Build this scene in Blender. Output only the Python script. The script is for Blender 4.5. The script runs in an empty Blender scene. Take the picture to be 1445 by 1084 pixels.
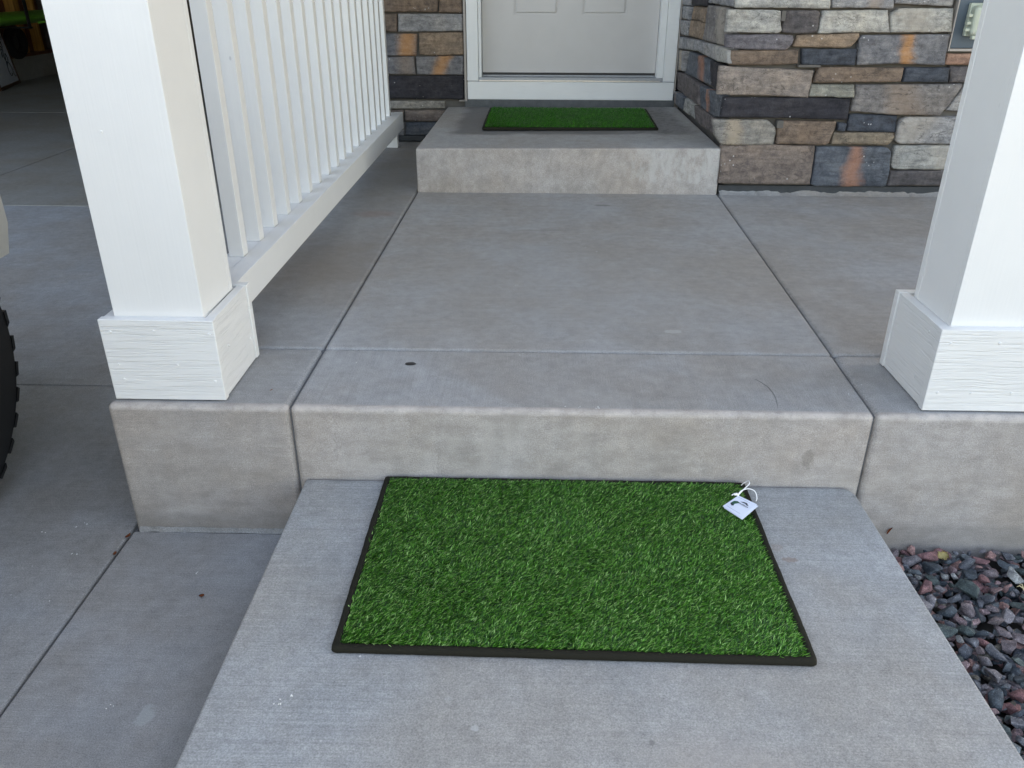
import bpy, bmesh, math, random
import numpy as np
from mathutils import Vector, Matrix, noise

scene = bpy.context.scene
random.seed(7)
rng = np.random.default_rng(11)

# ------------------------------------------------------------------ camera
cam_data = bpy.data.cameras.new("camera")
cam = bpy.data.objects.new("camera", cam_data)
scene.collection.objects.link(cam)
cam_data.sensor_width = 36.0
cam_data.lens = 28.67
cam_data.clip_start = 0.03
cam_data.clip_end = 600.0
_r = Vector((0.999659, 0.02600408, 0.00238157))
_u = Vector((-0.01376606, 0.44729819, 0.89427894))
_f = Vector((-0.02218963, 0.89400678, -0.44750364))
cam.matrix_world = Matrix(((_r.x, _u.x, -_f.x, -0.0017842),
                           (_r.y, _u.y, -_f.y, -1.49259414),
                           (_r.z, _u.z, -_f.z, 0.80933403),
                           (0, 0, 0, 1)))
scene.camera = cam

# ------------------------------------------------------------------ world, sun, exposure
SUN_ELEV, SUN_AZ = math.radians(40), math.radians(24)
world = bpy.data.worlds.new("World")
scene.world = world
world.use_nodes = True
wn = world.node_tree.nodes
bg = wn["Background"]
sky = wn.new("ShaderNodeTexSky")
sky.sky_type = 'NISHITA'
sky.sun_disc = False
sky.sun_elevation = SUN_ELEV
sky.sun_rotation = SUN_AZ
sky.air_density = 1.0
sky.dust_density = 2.5
sky.ozone_density = 0.6
world.node_tree.links.new(sky.outputs[0], bg.inputs[0])
bg.inputs[1].default_value = 0.15
sun_data = bpy.data.lights.new("sun", 'SUN')
sun_data.energy = 3.6
sun_data.angle = math.radians(0.5)
sun_data.color = (1.0, 0.965, 0.91)
sun = bpy.data.objects.new("sun", sun_data)
scene.collection.objects.link(sun)
_s = Vector((math.sin(SUN_AZ) * math.cos(SUN_ELEV), math.cos(SUN_AZ) * math.cos(SUN_ELEV), math.sin(SUN_ELEV)))
sun.rotation_euler = _s.to_track_quat('Z', 'Y').to_euler()
sun.location = (0, 0, 12)
scene.view_settings.view_transform = 'Standard'
scene.view_settings.look = 'None'
scene.view_settings.exposure = 2.68
scene.view_settings.gamma = 1.0
scene.view_settings.use_white_balance = True      # the camera balanced for open shade
scene.view_settings.white_balance_temperature = 9000
scene.view_settings.white_balance_tint = 12.5
scene.view_settings.use_curve_mapping = False
scene.cycles.use_denoising = True
scene.cycles.max_bounces = 8
scene.cycles.diffuse_bounces = 5

# ------------------------------------------------------------------ helpers
def lin(c):
    def f(v):
        v /= 255.0
        return v / 12.92 if v <= 0.04045 else ((v + 0.055) / 1.055) ** 2.4
    return (f(c[0]), f(c[1]), f(c[2]), 1.0)

def link(o, parent=None):
    scene.collection.objects.link(o)
    if parent is not None:
        o.parent = parent
    return o

def thing(name, label, cat, loc=(0, 0, 0), group=None):
    o = bpy.data.objects.new(name, None)
    o.empty_display_size = 0.05
    o.location = loc
    link(o)
    return tag(o, label, cat, group)

def tag(o, label=None, cat=None, group=None, kind=None):
    if label: o["label"] = label
    if cat: o["category"] = cat
    if group: o["group"] = group
    if kind: o["kind"] = kind
    return o

def from_bm(name, bm, mat, parent=None, smooth=False):
    bmesh.ops.recalc_face_normals(bm, faces=bm.faces[:])
    me = bpy.data.meshes.new(name)
    bm.to_mesh(me)
    bm.free()
    if smooth:
        me.polygons.foreach_set("use_smooth", [True] * len(me.polygons))
    if mat: me.materials.append(mat)
    o = bpy.data.objects.new(name, me)
    link(o, parent)
    if parent is not None:
        me.transform(Matrix.Translation(-parent_world(parent)))
    return o

def parent_world(p):
    v = Vector((0, 0, 0))
    while p is not None:
        v = v + p.location
        p = p.parent
    return v

def bm_bevel(bm, w, seg=2, edges=None):
    if w > 0:
        bmesh.ops.bevel(bm, geom=(edges or bm.edges[:]), offset=w, segments=seg, profile=0.5, affect='EDGES', clamp_overlap=True)

def bm_box(bm, x0, x1, y0, y1, z0, z1):
    r = bmesh.ops.create_cube(bm, size=1.0)
    for v in r['verts']:
        v.co = Vector((x0 + (v.co.x + .5) * (x1 - x0), y0 + (v.co.y + .5) * (y1 - y0), z0 + (v.co.z + .5) * (z1 - z0)))
    return r['verts']

def box(name, x0, x1, y0, y1, z0, z1, mat, parent=None, bev=0.0, seg=2):
    bm = bmesh.new()
    bm_box(bm, x0, x1, y0, y1, z0, z1)
    bm_bevel(bm, bev, seg)
    return from_bm(name, bm, mat, parent, smooth=False)

def prism(name, poly, z0, z1, mat, parent=None, bev=0.0, seg=3, ztop=None, wear=0.):
    """poly: list of (x, y) counter clockwise; ztop may give a z for each corner"""
    bm = bmesh.new()
    lo = [bm.verts.new((x, y, z0)) for x, y in poly]
    hi = [bm.verts.new((x, y, (ztop[i] if ztop else z1))) for i, (x, y) in enumerate(poly)]
    bm.faces.new(lo[::-1]); bm.faces.new(hi)
    n = len(poly)
    for i in range(n):
        bm.faces.new((lo[i], lo[(i + 1) % n], hi[(i + 1) % n], hi[i]))
    bm.normal_update()
    if bev:
        es = [e for e in bm.edges if not (e.verts[0] in lo and e.verts[1] in lo)]
        bm_bevel(bm, bev, seg, es)
    if wear:            # small unevenness along the top edges
        xs = [p[0] for p in poly]
        k = min(xs) + .02
        while k < max(xs) - .01 and k < 2.2:
            bmesh.ops.bisect_plane(bm, geom=bm.verts[:] + bm.edges[:] + bm.faces[:], plane_co=(k, 0, 0), plane_no=(1, 0, 0))
            k += .016 + .01 * abs(noise.noise(Vector((k * 70, 0, 0))))
        ymin = min(p[1] for p in poly)
        zt = max(ztop) if ztop else z1
        for v in bm.verts:
            if zt - .012 < v.co.z < zt - .0004 and v.co.y < ymin + .012:
                a = noise.noise(Vector((v.co.x * 30, v.co.y * 40, v.co.z * 40 + 5))) + max(0, noise.noise(Vector((v.co.x * 90, 3, v.co.z * 60))) - .25) * 2.2
                v.co.y += a * wear; v.co.z -= a * wear
    return from_bm(name, bm, mat, parent)

def tube(bm, pts, rad, sides=8, cap=True):
    rings = []
    n = len(pts)
    pts = [Vector(p) for p in pts]
    prev = None
    for i, p in enumerate(pts):
        t = (pts[min(i + 1, n - 1)] - pts[max(i - 1, 0)]).normalized()
        if prev is None:
            a = t.cross(Vector((0, 0, 1)))
            if a.length < 1e-3: a = t.cross(Vector((1, 0, 0)))
        else:
            a = prev - t * prev.dot(t)
        a.normalize(); prev = a
        b = t.cross(a)
        r = rad[i] if isinstance(rad, (list, tuple)) else rad
        rings.append([bm.verts.new(p + (a * math.cos(k * 2 * math.pi / sides) + b * math.sin(k * 2 * math.pi / sides)) * r) for k in range(sides)])
    for i in range(n - 1):
        for k in range(sides):
            bm.faces.new((rings[i][k], rings[i][(k + 1) % sides], rings[i + 1][(k + 1) % sides], rings[i + 1][k]))
    if cap:
        bm.faces.new(rings[0][::-1]); bm.faces.new(rings[-1])

# ------------------------------------------------------------------ materials
class NT:
    def __init__(s, name):
        s.m = bpy.data.materials.new(name); s.m.use_nodes = True
        s.n = s.m.node_tree.nodes; s.l = s.m.node_tree.links
        s.b = s.n["Principled BSDF"]
        s.g = s.n.new("ShaderNodeNewGeometry")
    def pos(s, sc=(1, 1, 1), rot=(0, 0, 0), src=None):
        mp = s.n.new("ShaderNodeMapping")
        mp.inputs['Scale'].default_value = sc
        mp.inputs['Rotation'].default_value = rot
        s.l.new(src if src is not None else s.g.outputs['Position'], mp.inputs['Vector'])
        return mp.outputs[0]
    def noise(s, vec, scale, detail=3, rough=.5, dist=0):
        t = s.n.new("ShaderNodeTexNoise")
        t.inputs['Scale'].default_value = scale
        t.inputs['Detail'].default_value = detail
        t.inputs['Roughness'].default_value = rough
        t.inputs['Distortion'].default_value = dist
        s.l.new(vec, t.inputs['Vector'])
        return t.outputs[0]
    def vor(s, vec, scale):
        t = s.n.new("ShaderNodeTexVoronoi")
        t.inputs['Scale'].default_value = scale
        s.l.new(vec, t.inputs['Vector'])
        return t
    def ramp(s, fac, stops, interp='LINEAR'):
        r = s.n.new("ShaderNodeValToRGB")
        r.color_ramp.interpolation = interp
        els = r.color_ramp.elements
        while len(els) < len(stops): els.new(0.5)
        for e, (p, c) in zip(els, stops):
            e.position = p
            e.color = c if len(c) == 4 else (*c, 1)
        s.l.new(fac, r.inputs[0])
        return r.outputs[0]
    def range(s, v, a, b, c=0., d=1., smooth=True):
        r = s.n.new("ShaderNodeMapRange")
        if smooth: r.interpolation_type = 'SMOOTHSTEP'
        for i, x in zip((1, 2, 3, 4), (a, b, c, d)): r.inputs[i].default_value = x
        s.l.new(v, r.inputs[0])
        return r.outputs[0]
    def math(s, op, a, b=None, c=None):
        m = s.n.new("ShaderNodeMath"); m.operation = op
        for i, x in enumerate((a, b, c)):
            if x is None: continue
            if isinstance(x, (int, float)): m.inputs[i].default_value = x
            else: s.l.new(x, m.inputs[i])
        return m.outputs[0]
    def mix(s, fac, a, b, mode='MIX'):
        m = s.n.new("ShaderNodeMix"); m.data_type = 'RGBA'; m.blend_type = mode
        m.clamp_factor = True
        for i, x in ((0, fac), (6, a), (7, b)):
            if isinstance(x, (int, float)): m.inputs[i].default_value = x
            elif isinstance(x, tuple): m.inputs[i].default_value = x if len(x) == 4 else (*x, 1)
            else: s.l.new(x, m.inputs[i])
        return m.outputs[2]
    def sep(s, v=None):
        x = s.n.new("ShaderNodeSeparateXYZ")
        s.l.new(v if v is not None else s.g.outputs['Position'], x.inputs[0])
        return x.outputs
    def bump(s, h, strength, dist=0.002, prev=None):
        b = s.n.new("ShaderNodeBump")
        b.inputs['Strength'].default_value = strength
        b.inputs['Distance'].default_value = dist
        s.l.new(h, b.inputs['Height'])
        if prev is not None: s.l.new(prev, b.inputs['Normal'])
        return b.outputs[0]
    def out(s, color, rough=.8, normal=None, spec=.3):
        if isinstance(color, tuple): s.b.inputs['Base Color'].default_value = color
        else: s.l.new(color, s.b.inputs['Base Color'])
        if isinstance(rough, (int, float)): s.b.inputs['Roughness'].default_value = rough
        else: s.l.new(rough, s.b.inputs['Roughness'])
        s.b.inputs['Specular IOR Level'].default_value = spec
        if normal is not None: s.l.new(normal, s.b.inputs['Normal'])
        return s.m

def band(t, v, lo, hi, soft):
    """1 inside lo..hi, fading over soft"""
    a = t.range(v, lo - soft, lo + soft)
    b = t.range(v, hi - soft, hi + soft, 1., 0.)
    return t.math('MULTIPLY', a, b)

def concrete(name, tint, broom='x', strength=.5, stain_shade=None, var=.12, grain=1.0):
    t = NT(name)
    p = t.g.outputs['Position']
    warm = tuple(c * k for c, k in zip(tint, (1.03, 1.0, .965)))
    cool = tuple(c * k for c, k in zip(tint, (.955, 1.0, 1.05)))
    col = t.mix(t.range(t.noise(p, 1.7, 4, .6), .35, .65), tuple(c * (1 - var * .65) for c in warm), tuple(c * (1 + var * .65) for c in cool))
    blot = t.noise(p, 9, 5, .65, .4)
    col = t.mix(t.range(blot, .3, .72), t.mix(1., col, (.87, .862, .85), 'MULTIPLY'), col)
    blot2 = t.noise(p, 34, 4, .7)
    col = t.mix(.55, col, t.mix(1., col, t.ramp(blot2, [(.3, (.78, .78, .78)), (.7, (1.18, 1.18, 1.18))]), 'MULTIPLY'))
    fine = t.noise(p, 420, 3, .7)
    col = t.mix(1., col, t.ramp(fine, [(.3, (.66, .66, .67)), (.7, (1.30, 1.30, 1.29))]), 'MULTIPLY')
    sc = {'x': (5, 330, 330), 'y': (330, 5, 330), 'none': (200, 200, 200)}[broom]
    lines = t.noise(t.pos(sc), 1.0, 3, .6)
    fac = t.ramp(lines, [(.32, (.80, .80, .805)), (.68, (1.18, 1.18, 1.175))])
    patch = t.range(t.noise(p, 2.6, 2), .3, .6, .35, 1.)
    col = t.mix(t.math('MULTIPLY', patch, min(1., strength * 1.4)), col, t.mix(1., col, fac, 'MULTIPLY'))
    # small pits and pale specks
    v = t.vor(p, 62)
    pit = t.range(v.outputs['Distance'], .03, .085, 1., 0.)
    pitm = t.math('MULTIPLY', pit, t.range(t.noise(p, 11, 2), .50, .56))
    col = t.mix(t.math('MULTIPLY', pitm, .8), col, tuple(c * .38 for c in tint))
    v2 = t.vor(t.pos((1.3, 1.1, 1.2)), 21)
    sp = t.math('MULTIPLY', t.range(v2.outputs['Distance'], .02, .055, 1., 0.), t.range(t.noise(p, 5, 1), .56, .62))
    col = t.mix(t.math('MULTIPLY', sp, .5), col, (.62, .62, .61))
    if stain_shade: col = stain_shade(t, col, p)
    bn = t.bump(fine, .35 * grain, .0012)
    bn = t.bump(lines, strength, .0011, bn)
    bn = t.bump(blot2, .25, .003, bn)
    bn = t.bump(pitm, -.6, .002, bn) if False else bn
    rough = t.range(blot, .3, .7, .72, .9)
    return t.out(col, rough, bn, .25)

def stain_shade_spot(t, col, cx, cy, rx, ry, color, amt=.8, ax='xy', warp=.35, soft=.25):
    s = t.sep()
    i, j = 'xyz'.index(ax[0]), 'xyz'.index(ax[1])
    a = t.math('POWER', t.math('DIVIDE', t.math('SUBTRACT', s[i], cx), rx), 2.0)
    a = t.math('ABSOLUTE', t.math('MULTIPLY', t.math('DIVIDE', t.math('SUBTRACT', s[i], cx), rx), t.math('DIVIDE', t.math('SUBTRACT', s[i], cx), rx)))
    b = t.math('MULTIPLY', t.math('DIVIDE', t.math('SUBTRACT', s[j], cy), ry), t.math('DIVIDE', t.math('SUBTRACT', s[j], cy), ry))
    d = t.math('SQRT', t.math('ADD', a, b))
    n = t.noise(t.g.outputs['Position'], 1.2 / max(min(rx, ry), .004), 3, .6)
    d = t.math('ADD', d, t.math('MULTIPLY', t.math('SUBTRACT', n, .5), warp * 2))
    m = t.range(d, 1 - soft, 1 + soft, amt, 0.)
    return t.mix(m, col, color)

BASE = (.368, .357, .348)
DRIVE = (.30, .30, .30)

def st_mid(t, col, p):
    col = stain_shade_spot(t, col, .2736, 1.71, .03, .012, (.12, .12, .12), .5, warp=.6)
    col = stain_shade_spot(t, col, .361, .435, .022, .012, (.5, .5, .49), .5, warp=.5)
    col = stain_shade_spot(t, col, .03, 1.35, .09, .006, (.2, .19, .18), .4, warp=.7)
    col = stain_shade_spot(t, col, .10, .8, .5, .35, (.335, .315, .29), .25, warp=.5, soft=.6)
    return col
def st_front(t, col, p):
    return stain_shade_spot(t, col, .12, .06, .10, .05, (.42, .415, .40), .18, warp=.6, soft=.5)
def st_left(t, col, p):
    col = stain_shade_spot(t, col, -.60, 1.55, .07, .045, (.30, .15, .11), .28, warp=.6, soft=.6)
    col = stain_shade_spot(t, col, -.66, 1.0, .18, .28, (.2, .16, .13), .35, warp=.5, soft=.7)
    col = stain_shade_spot(t, col, -.62, 2.2, .14, .6, (.15, .145, .14), .5, warp=.4, soft=.6)
    return col
def st_step(t, col, p):
    s = t.sep()
    n = t.math('MULTIPLY', t.math('SUBTRACT', t.noise(p, 7, 3, .6), .5), .12)
    x = t.math('ADD', s[0], n); y = t.math('ADD', s[1], n)
    m = t.math('MULTIPLY', band(t, x, -.36, .70, .035), t.range(y, 2.21, 2.27))
    top = t.range(s[2], .165, .17)
    m = t.math('MULTIPLY', m, top)
    col = t.mix(t.math('MULTIPLY', m, .7), col, (.115, .11, .11))
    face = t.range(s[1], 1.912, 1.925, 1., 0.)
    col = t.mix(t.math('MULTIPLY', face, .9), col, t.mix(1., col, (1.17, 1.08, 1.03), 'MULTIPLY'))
    d2 = t.noise(t.pos((22, 22, 14)), 1., 4, .65)
    col = t.mix(t.math('MULTIPLY', face, t.range(d2, .42, .68, .0, .35)), col, (.20, .19, .17))
    # pale drip marks (salts) on the right end of the riser
    drip = t.noise(t.pos((30, 30, 13)), 1., 4, .65)
    mz = t.math('MULTIPLY', band(t, t.math('ADD', s[2], t.math('MULTIPLY', drip, .09)), .10, .235, .02), t.range(t.math('ADD', s[0], t.math('MULTIPLY', n, 1.5)), .30, .52))
    mz = t.math('MULTIPLY', mz, t.range(drip, .40, .62))
    return t.mix(t.math('MULTIPLY', mz, .55), col, (.50, .50, .49))
def st_riser(t, col, p):
    s = t.sep()
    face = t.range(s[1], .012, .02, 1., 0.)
    edge = t.math('MULTIPLY', t.range(s[2], -.016, -.006), t.range(s[1], .010, .022, 1., 0.))
    edge = t.math('MULTIPLY', edge, t.range(t.noise(p, 30, 3, .6), .35, .6, .15, .5))
    col = t.mix(edge, col, (.50, .49, .475))
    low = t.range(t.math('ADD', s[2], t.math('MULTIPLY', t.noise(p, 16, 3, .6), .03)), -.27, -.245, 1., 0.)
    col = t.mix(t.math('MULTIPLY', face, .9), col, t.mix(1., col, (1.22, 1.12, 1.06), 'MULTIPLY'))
    dirt = t.noise(t.pos((9, 9, 22)), 1.4, 4, .6)
    d2 = t.noise(t.pos((11, 11, 34)), 1., 5, .7)
    col = t.mix(t.math('MULTIPLY', face, t.range(d2, .42, .68, .0, .3)), col, (.20, .18, .162))
    pale = t.noise(t.pos((5, 5, 9), src=t.pos((1, 1, 1.1))), 1., 4, .6)
    col = t.mix(t.math('MULTIPLY', face, t.range(pale, .52, .7, .0, .35)), col, (.47, .44, .415))
    col = t.mix(t.math('MULTIPLY', face, t.range(dirt, .35, .7, .0, .22)), col, (.22, .195, .172))
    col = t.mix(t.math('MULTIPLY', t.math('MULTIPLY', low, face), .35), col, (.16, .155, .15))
    col = stain_shade_spot(t, col, .59, -.1064, .012, .022, (.14, .12, .10), .4, 'xz', .8)
    return col
def drive_stain_shade(t, col, p):
    col = stain_shade_spot(t, col, -1.35, .30, .35, .28, (.17, .155, .135), .3, warp=.5, soft=.6)
    col = stain_shade_spot(t, col, -.30, -.62, .02, .01, (.5, .5, .5), .2)
    col = stain_shade_spot(t, col, -.651, -.517, .014, .022, (.42, .45, .46), .45, warp=.9)
    col = stain_shade_spot(t, col, -.53, -.55, .06, .55, (.15, .155, .16), .35, warp=.3, soft=.6)  # walkway's soft shade painted as a dark band along its edge
    return col

M = {}
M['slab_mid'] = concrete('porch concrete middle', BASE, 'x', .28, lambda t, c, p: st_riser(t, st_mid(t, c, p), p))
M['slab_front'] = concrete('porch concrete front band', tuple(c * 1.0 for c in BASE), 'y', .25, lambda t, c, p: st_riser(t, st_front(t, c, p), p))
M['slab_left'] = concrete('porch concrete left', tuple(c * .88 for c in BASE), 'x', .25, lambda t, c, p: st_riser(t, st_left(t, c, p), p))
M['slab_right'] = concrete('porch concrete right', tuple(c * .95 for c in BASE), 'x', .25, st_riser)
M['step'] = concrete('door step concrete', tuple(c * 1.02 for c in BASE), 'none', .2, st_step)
def walk_stain_shade(t, col, p):
    col = stain_shade_spot(t, col, .1803, -.6705, .0045, .0045, (.12, .12, .12), .5, warp=.4)
    col = stain_shade_spot(t, col, -.0757, -.653, .006, .0055, (.52, .53, .53), .4, warp=.6)
    col = stain_shade_spot(t, col, -.12, -.60, .006, .004, (.46, .47, .47), .25, warp=.6)
    col = stain_shade_spot(t, col, .4935, -.2511, .014, .007, (.24, .17, .14), .55, warp=.8)
    col = stain_shade_spot(t, col, .478, -.215, .010, .012, (.27, .21, .18), .35, warp=.8)
    col = stain_shade_spot(t, col, .28, -.72, .10, .06, (.36, .32, .29), .3, warp=.8, soft=.6)
    s = t.sep()      # grime and corner shade painted together along the riser foot
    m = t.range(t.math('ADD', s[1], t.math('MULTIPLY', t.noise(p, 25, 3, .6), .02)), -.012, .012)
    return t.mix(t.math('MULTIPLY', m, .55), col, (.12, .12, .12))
M['walk'] = concrete('walkway concrete', (.335, .338, .334), 'x', .42, walk_stain_shade, var=.05, grain=1.6)
M['drive'] = concrete('driveway concrete', DRIVE, 'x', .3, drive_stain_shade)
M['garage_floor'] = concrete('garage floor concrete', (.26, .245, .22), 'x', .2)
M['groove'] = concrete('joint concrete', (.15, .15, .155), 'none', .2)

def paint(name, col, mode='brush', strength=.3, mottled=.03, rough=.45, line=.97):
    t = NT(name)
    p = t.g.outputs['Position']
    c = t.mix(t.range(t.noise(p, 6, 4, .6), .3, .7), tuple(x * (1 - mottled) for x in col[:3]), col)
    if mode == 'grain':                     # embossed board: fibres along x and y, lines stacked in z
        w = t.noise(p, 14, 2)
        v = t.n.new("ShaderNodeVectorMath"); v.operation = 'MULTIPLY_ADD'
        t.l.new(w, v.inputs[0]); v.inputs[1].default_value = (0, 0, .009); t.l.new(p, v.inputs[2])
        h = t.noise(t.pos((9, 9, 330), src=v.outputs[0]), 1., 3, .55)
        hh = t.ramp(h, [(.30, (0, 0, 0)), (.48, (.8, .8, .8)), (.7, (1, 1, 1))])
        bn = t.bump(hh, strength, .0026)
        c = t.mix(1., c, t.ramp(h, [(.33, (line, line, line)), (.45, (1, 1, 1))]), 'MULTIPLY')
    else:
        h = t.noise(t.pos((170, 170, 4)), 1., 3, .6)
        bn = t.bump(h, strength, .0008)
        bn = t.bump(t.noise(p, 240, 2), .12, .0005, bn)
    # scuffs and small marks
    v2 = t.vor(t.pos((1, 1, .55)), 13)
    mk = t.math('MULTIPLY', t.range(v2.outputs['Distance'], .02, .05, 1., 0.), t.range(t.noise(p, 4.3, 2), .57, .62))
    c = t.mix(t.math('MULTIPLY', mk, .45), c, (.35, .35, .37))
    return t.out(c, rough, bn, .4)

M['paint'] = paint('white paint brushed', (.74, .74, .73, 1), 'brush', .45)
M['paint_grain'] = paint('white paint on embossed board', (.74, .74, .73, 1), 'grain', .5)
M['casing'] = paint('door casing white paint', (.76, .78, .79, 1), 'grain', .15, rough=.4, line=.975)
M['door'] = paint('greige door paint', (.54, .53, .53, 1), 'brush', .12, .04, .38)
M['cream'] = paint('siding paint', (.42, .41, .39, 1), 'brush', .15)
M['trim_tan'] = paint('tan channel trim', (.36, .33, .31, 1), 'brush', .2)

def plain(name, col, rough=.6, metal=0., spec=.4, bumpy=0., nscale=60, var=.15):
    t = NT(name)
    p = t.g.outputs['Position']
    c = t.mix(t.noise(p, nscale, 3, .6), tuple(x * (1 - var) for x in col[:3]), tuple(x * (1 + var) for x in col[:3]))
    bn = t.bump(t.noise(p, nscale * 3, 3), bumpy, .001) if bumpy else None
    t.b.inputs['Metallic'].default_value = metal
    return t.out(c, rough, bn, spec)

M['silver'] = plain('aluminium sill', (.62, .62, .63), .28, .9)
M['sill'] = plain('grey sill', (.33, .35, .38), .45, .3)
M['sill_flash'] = plain('weathered sill flashing', (.10, .108, .115), .6, .2, bumpy=.4, nscale=30, var=.5)
M['flash'] = plain('dark base flashing', (.045, .05, .056), .6, .2, bumpy=.3, nscale=25, var=.4)
M['mortar'] = plain('grey mortar', (.13, .122, .115), .95, 0, .1, .8, 30)
M['binding'] = plain('dark cloth binding', (.018, .017, .012), .85, 0, .15, .5, 300)
M['rubber'] = plain('black rubber', (.012, .012, .013), .75, 0, .3, .3, 80)
M['card'] = plain('white card', (.72, .78, .90), .55, 0, .3, 0, 50, .02)
M['string'] = plain('white elastic string', (.85, .85, .85), .6)
M['ink_green'] = plain('dark green ink', (.02, .10, .07), .5)
M['ink_dark'] = plain('dark ink', (.02, .03, .05), .5)
M['ink_pale'] = plain('pale grey ink', (.36, .42, .50), .5)
M['sheath'] = plain('reddish sheathing', (.16, .065, .04), .85, 0, .2, .4, 12, .35)
M['darkwall'] = plain('dark garage board', (.10, .085, .075), .9, 0, .2, .2, 10)
M['car_paint'] = plain('pale grey vehicle paint', (.50, .49, .46), .3, .1, .5, 0, 3, .02)
M['car_glass'] = plain('dark tinted glass', (.02, .022, .025), .08, 0, .5)
M['car_trim'] = plain('black plastic', (.03, .03, .032), .55)
M['lamp'] = plain('headlight lens', (.6, .6, .6), .1, .2)
M['roofing'] = plain('grey shingle', (.10, .095, .09), .9, 0, .2, .5, 40)
M['green_plastic'] = plain('green plastic hull', (.10, .33, .035), .4, 0, .4, .1, 8)
M['cover'] = plain('pale green-grey plastic cover', (.42, .47, .40), .35, 0, .5, .1, 40, .05)
M['cover_window'] = plain('paler cover window', (.58, .60, .54), .3, 0, .5, 0, 40, .04)
M['block'] = plain('slate blue mounting block', (.085, .115, .145), .6, 0, .3, .2, 20)
M['earth'] = plain('dark soil', (.03, .028, .026), .95, 0, .1, .6, 60, .4)
M['leaf_brown'] = plain('dry brown leaf', (.26, .08, .035), .7, 0, .2, .3, 300, .4)
M['leaf_yellow'] = plain('yellow leaf', (.50, .42, .20), .6, 0, .3, .2, 300, .2)
M['leaf_pale'] = plain('pale dry stalk', (.55, .47, .28), .7)
M['speck'] = plain('white fleck', (.72, .72, .70), .7)
M['tar'] = plain('dark tar spot', (.03, .028, .03), .5, 0, .4, .5, 200)
M['frame_brown'] = plain('dark stained wood', (.10, .05, .03), .7, 0, .3, .2, 30)
M['yard'] = plain('dry lawn', (.25, .235, .195), .95, 0, .1, .5, 3, .35)
M['brass'] = plain('satin nickel', (.5, .48, .45), .3, .9)

def wood(name, a, b):
    t = NT(name)
    h = t.noise(t.pos((40, 14, 2.5)), 1., 4, .6, .8)
    return t.out(t.ramp(h, [(.3, a), (.7, b)]), .7, t.bump(h, .3, .002), .2)
M['stud'] = wood('orange lumber', (.30, .13, .03), (.52, .27, .07))

def stone_mat():
    t = NT('stone veneer')
    def attr(n):
        a = t.n.new("ShaderNodeAttribute"); a.attribute_type = 'OBJECT'; a.attribute_name = n
        return a
    tint = attr('tint').outputs['Color']
    st = attr('streak_tint').outputs['Color']
    sh = t.sep(attr('streak_place').outputs['Vector'])     # centre, width, slant
    seed = attr('seed').outputs['Fac']
    uv = t.n.new("ShaderNodeUVMap"); uv.uv_map = 'UVMap'
    u = t.sep(uv.outputs[0])
    off = t.n.new("ShaderNodeVectorMath"); off.operation = 'ADD'
    cm = t.n.new("ShaderNodeCombineXYZ"); t.l.new(seed, cm.inputs[0]); t.l.new(seed, cm.inputs[2])
    t.l.new(t.g.outputs['Position'], off.inputs[0]); t.l.new(cm.outputs[0], off.inputs[1])
    p = off.outputs[0]
    n1 = t.noise(p, 7, 5, .62, .5)
    n2 = t.noise(p, 38, 5, .65, .3)
    n3 = t.noise(t.pos((9, 9, 60), src=p), 1., 4, .6, .6)
    nf = t.noise(p, 260, 3, .7)
    col = t.mix(1., tint, t.ramp(n1, [(.28, (.66, .68, .72)), (.5, (1, 1, 1)), (.75, (1.22, 1.16, 1.08))]), 'MULTIPLY')
    col = t.mix(1., col, t.ramp(n2, [(.28, (.60, .60, .61)), (.52, (1.02, 1.02, 1.02)), (.75, (1.38, 1.36, 1.32))]), 'MULTIPLY')
    col = t.mix(.55, col, t.mix(1., col, t.ramp(n3, [(.36, (.58, .58, .59)), (.6, (1.18, 1.18, 1.18))]), 'MULTIPLY'))
    col = t.mix(.6, col, t.mix(1., col, t.ramp(nf, [(.3, (.62, .62, .62)), (.7, (1.35, 1.35, 1.35))]), 'MULTIPLY'))
    # iron streak; on one corner stone the painted lighter front side
    x = t.math('SUBTRACT', u[0], sh[0])
    x = t.math('SUBTRACT', x, t.math('MULTIPLY', sh[2], t.math('SUBTRACT', u[1], .5)))
    x = t.math('ADD', x, t.math('MULTIPLY', t.math('SUBTRACT', n1, .5), .34))
    x = t.math('ADD', x, t.math('MULTIPLY', t.math('SUBTRACT', n2, .5), .06))
    x = t.math('DIVIDE', t.math('ABSOLUTE', x), t.math('MAXIMUM', sh[1], .001))
    m = t.range(x, .1, 1.5, .54, 0.)
    m = t.math('MULTIPLY', m, t.range(n2, .2, .5, .7, 1.))
    col = t.mix(m, col, st)
    # white mortar crumbs
    v = t.vor(p, 46)
    wsp = t.math('MULTIPLY', t.range(v.outputs['Distance'], .08, .18, 1., 0.), t.range(t.noise(p, 13, 2), .57, .62))
    col = t.mix(t.math('MULTIPLY', wsp, .75), col, (.6, .6, .6))
    # fine creases
    cr = t.noise(t.pos((6, 6, 17), src=p), 1., 5, .6, 1.2)
    crl = t.range(t.math('ABSOLUTE', t.math('SUBTRACT', cr, .5)), 0., .016, 1., 0.)
    crl = t.math('MULTIPLY', crl, t.range(t.noise(p, 8, 2), .42, .52))
    col = t.mix(t.math('MULTIPLY', crl, .55), col, (.03, .028, .028))
    bn = t.bump(n2, .9, .005)
    bn = t.bump(n3, .6, .004, bn)
    bn = t.bump(crl, -.7, .002, bn)
    bn = t.bump(nf, .35, .0012, bn)
    return t.out(col, .85, bn, .25)
M['stone'] = stone_mat()

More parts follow.
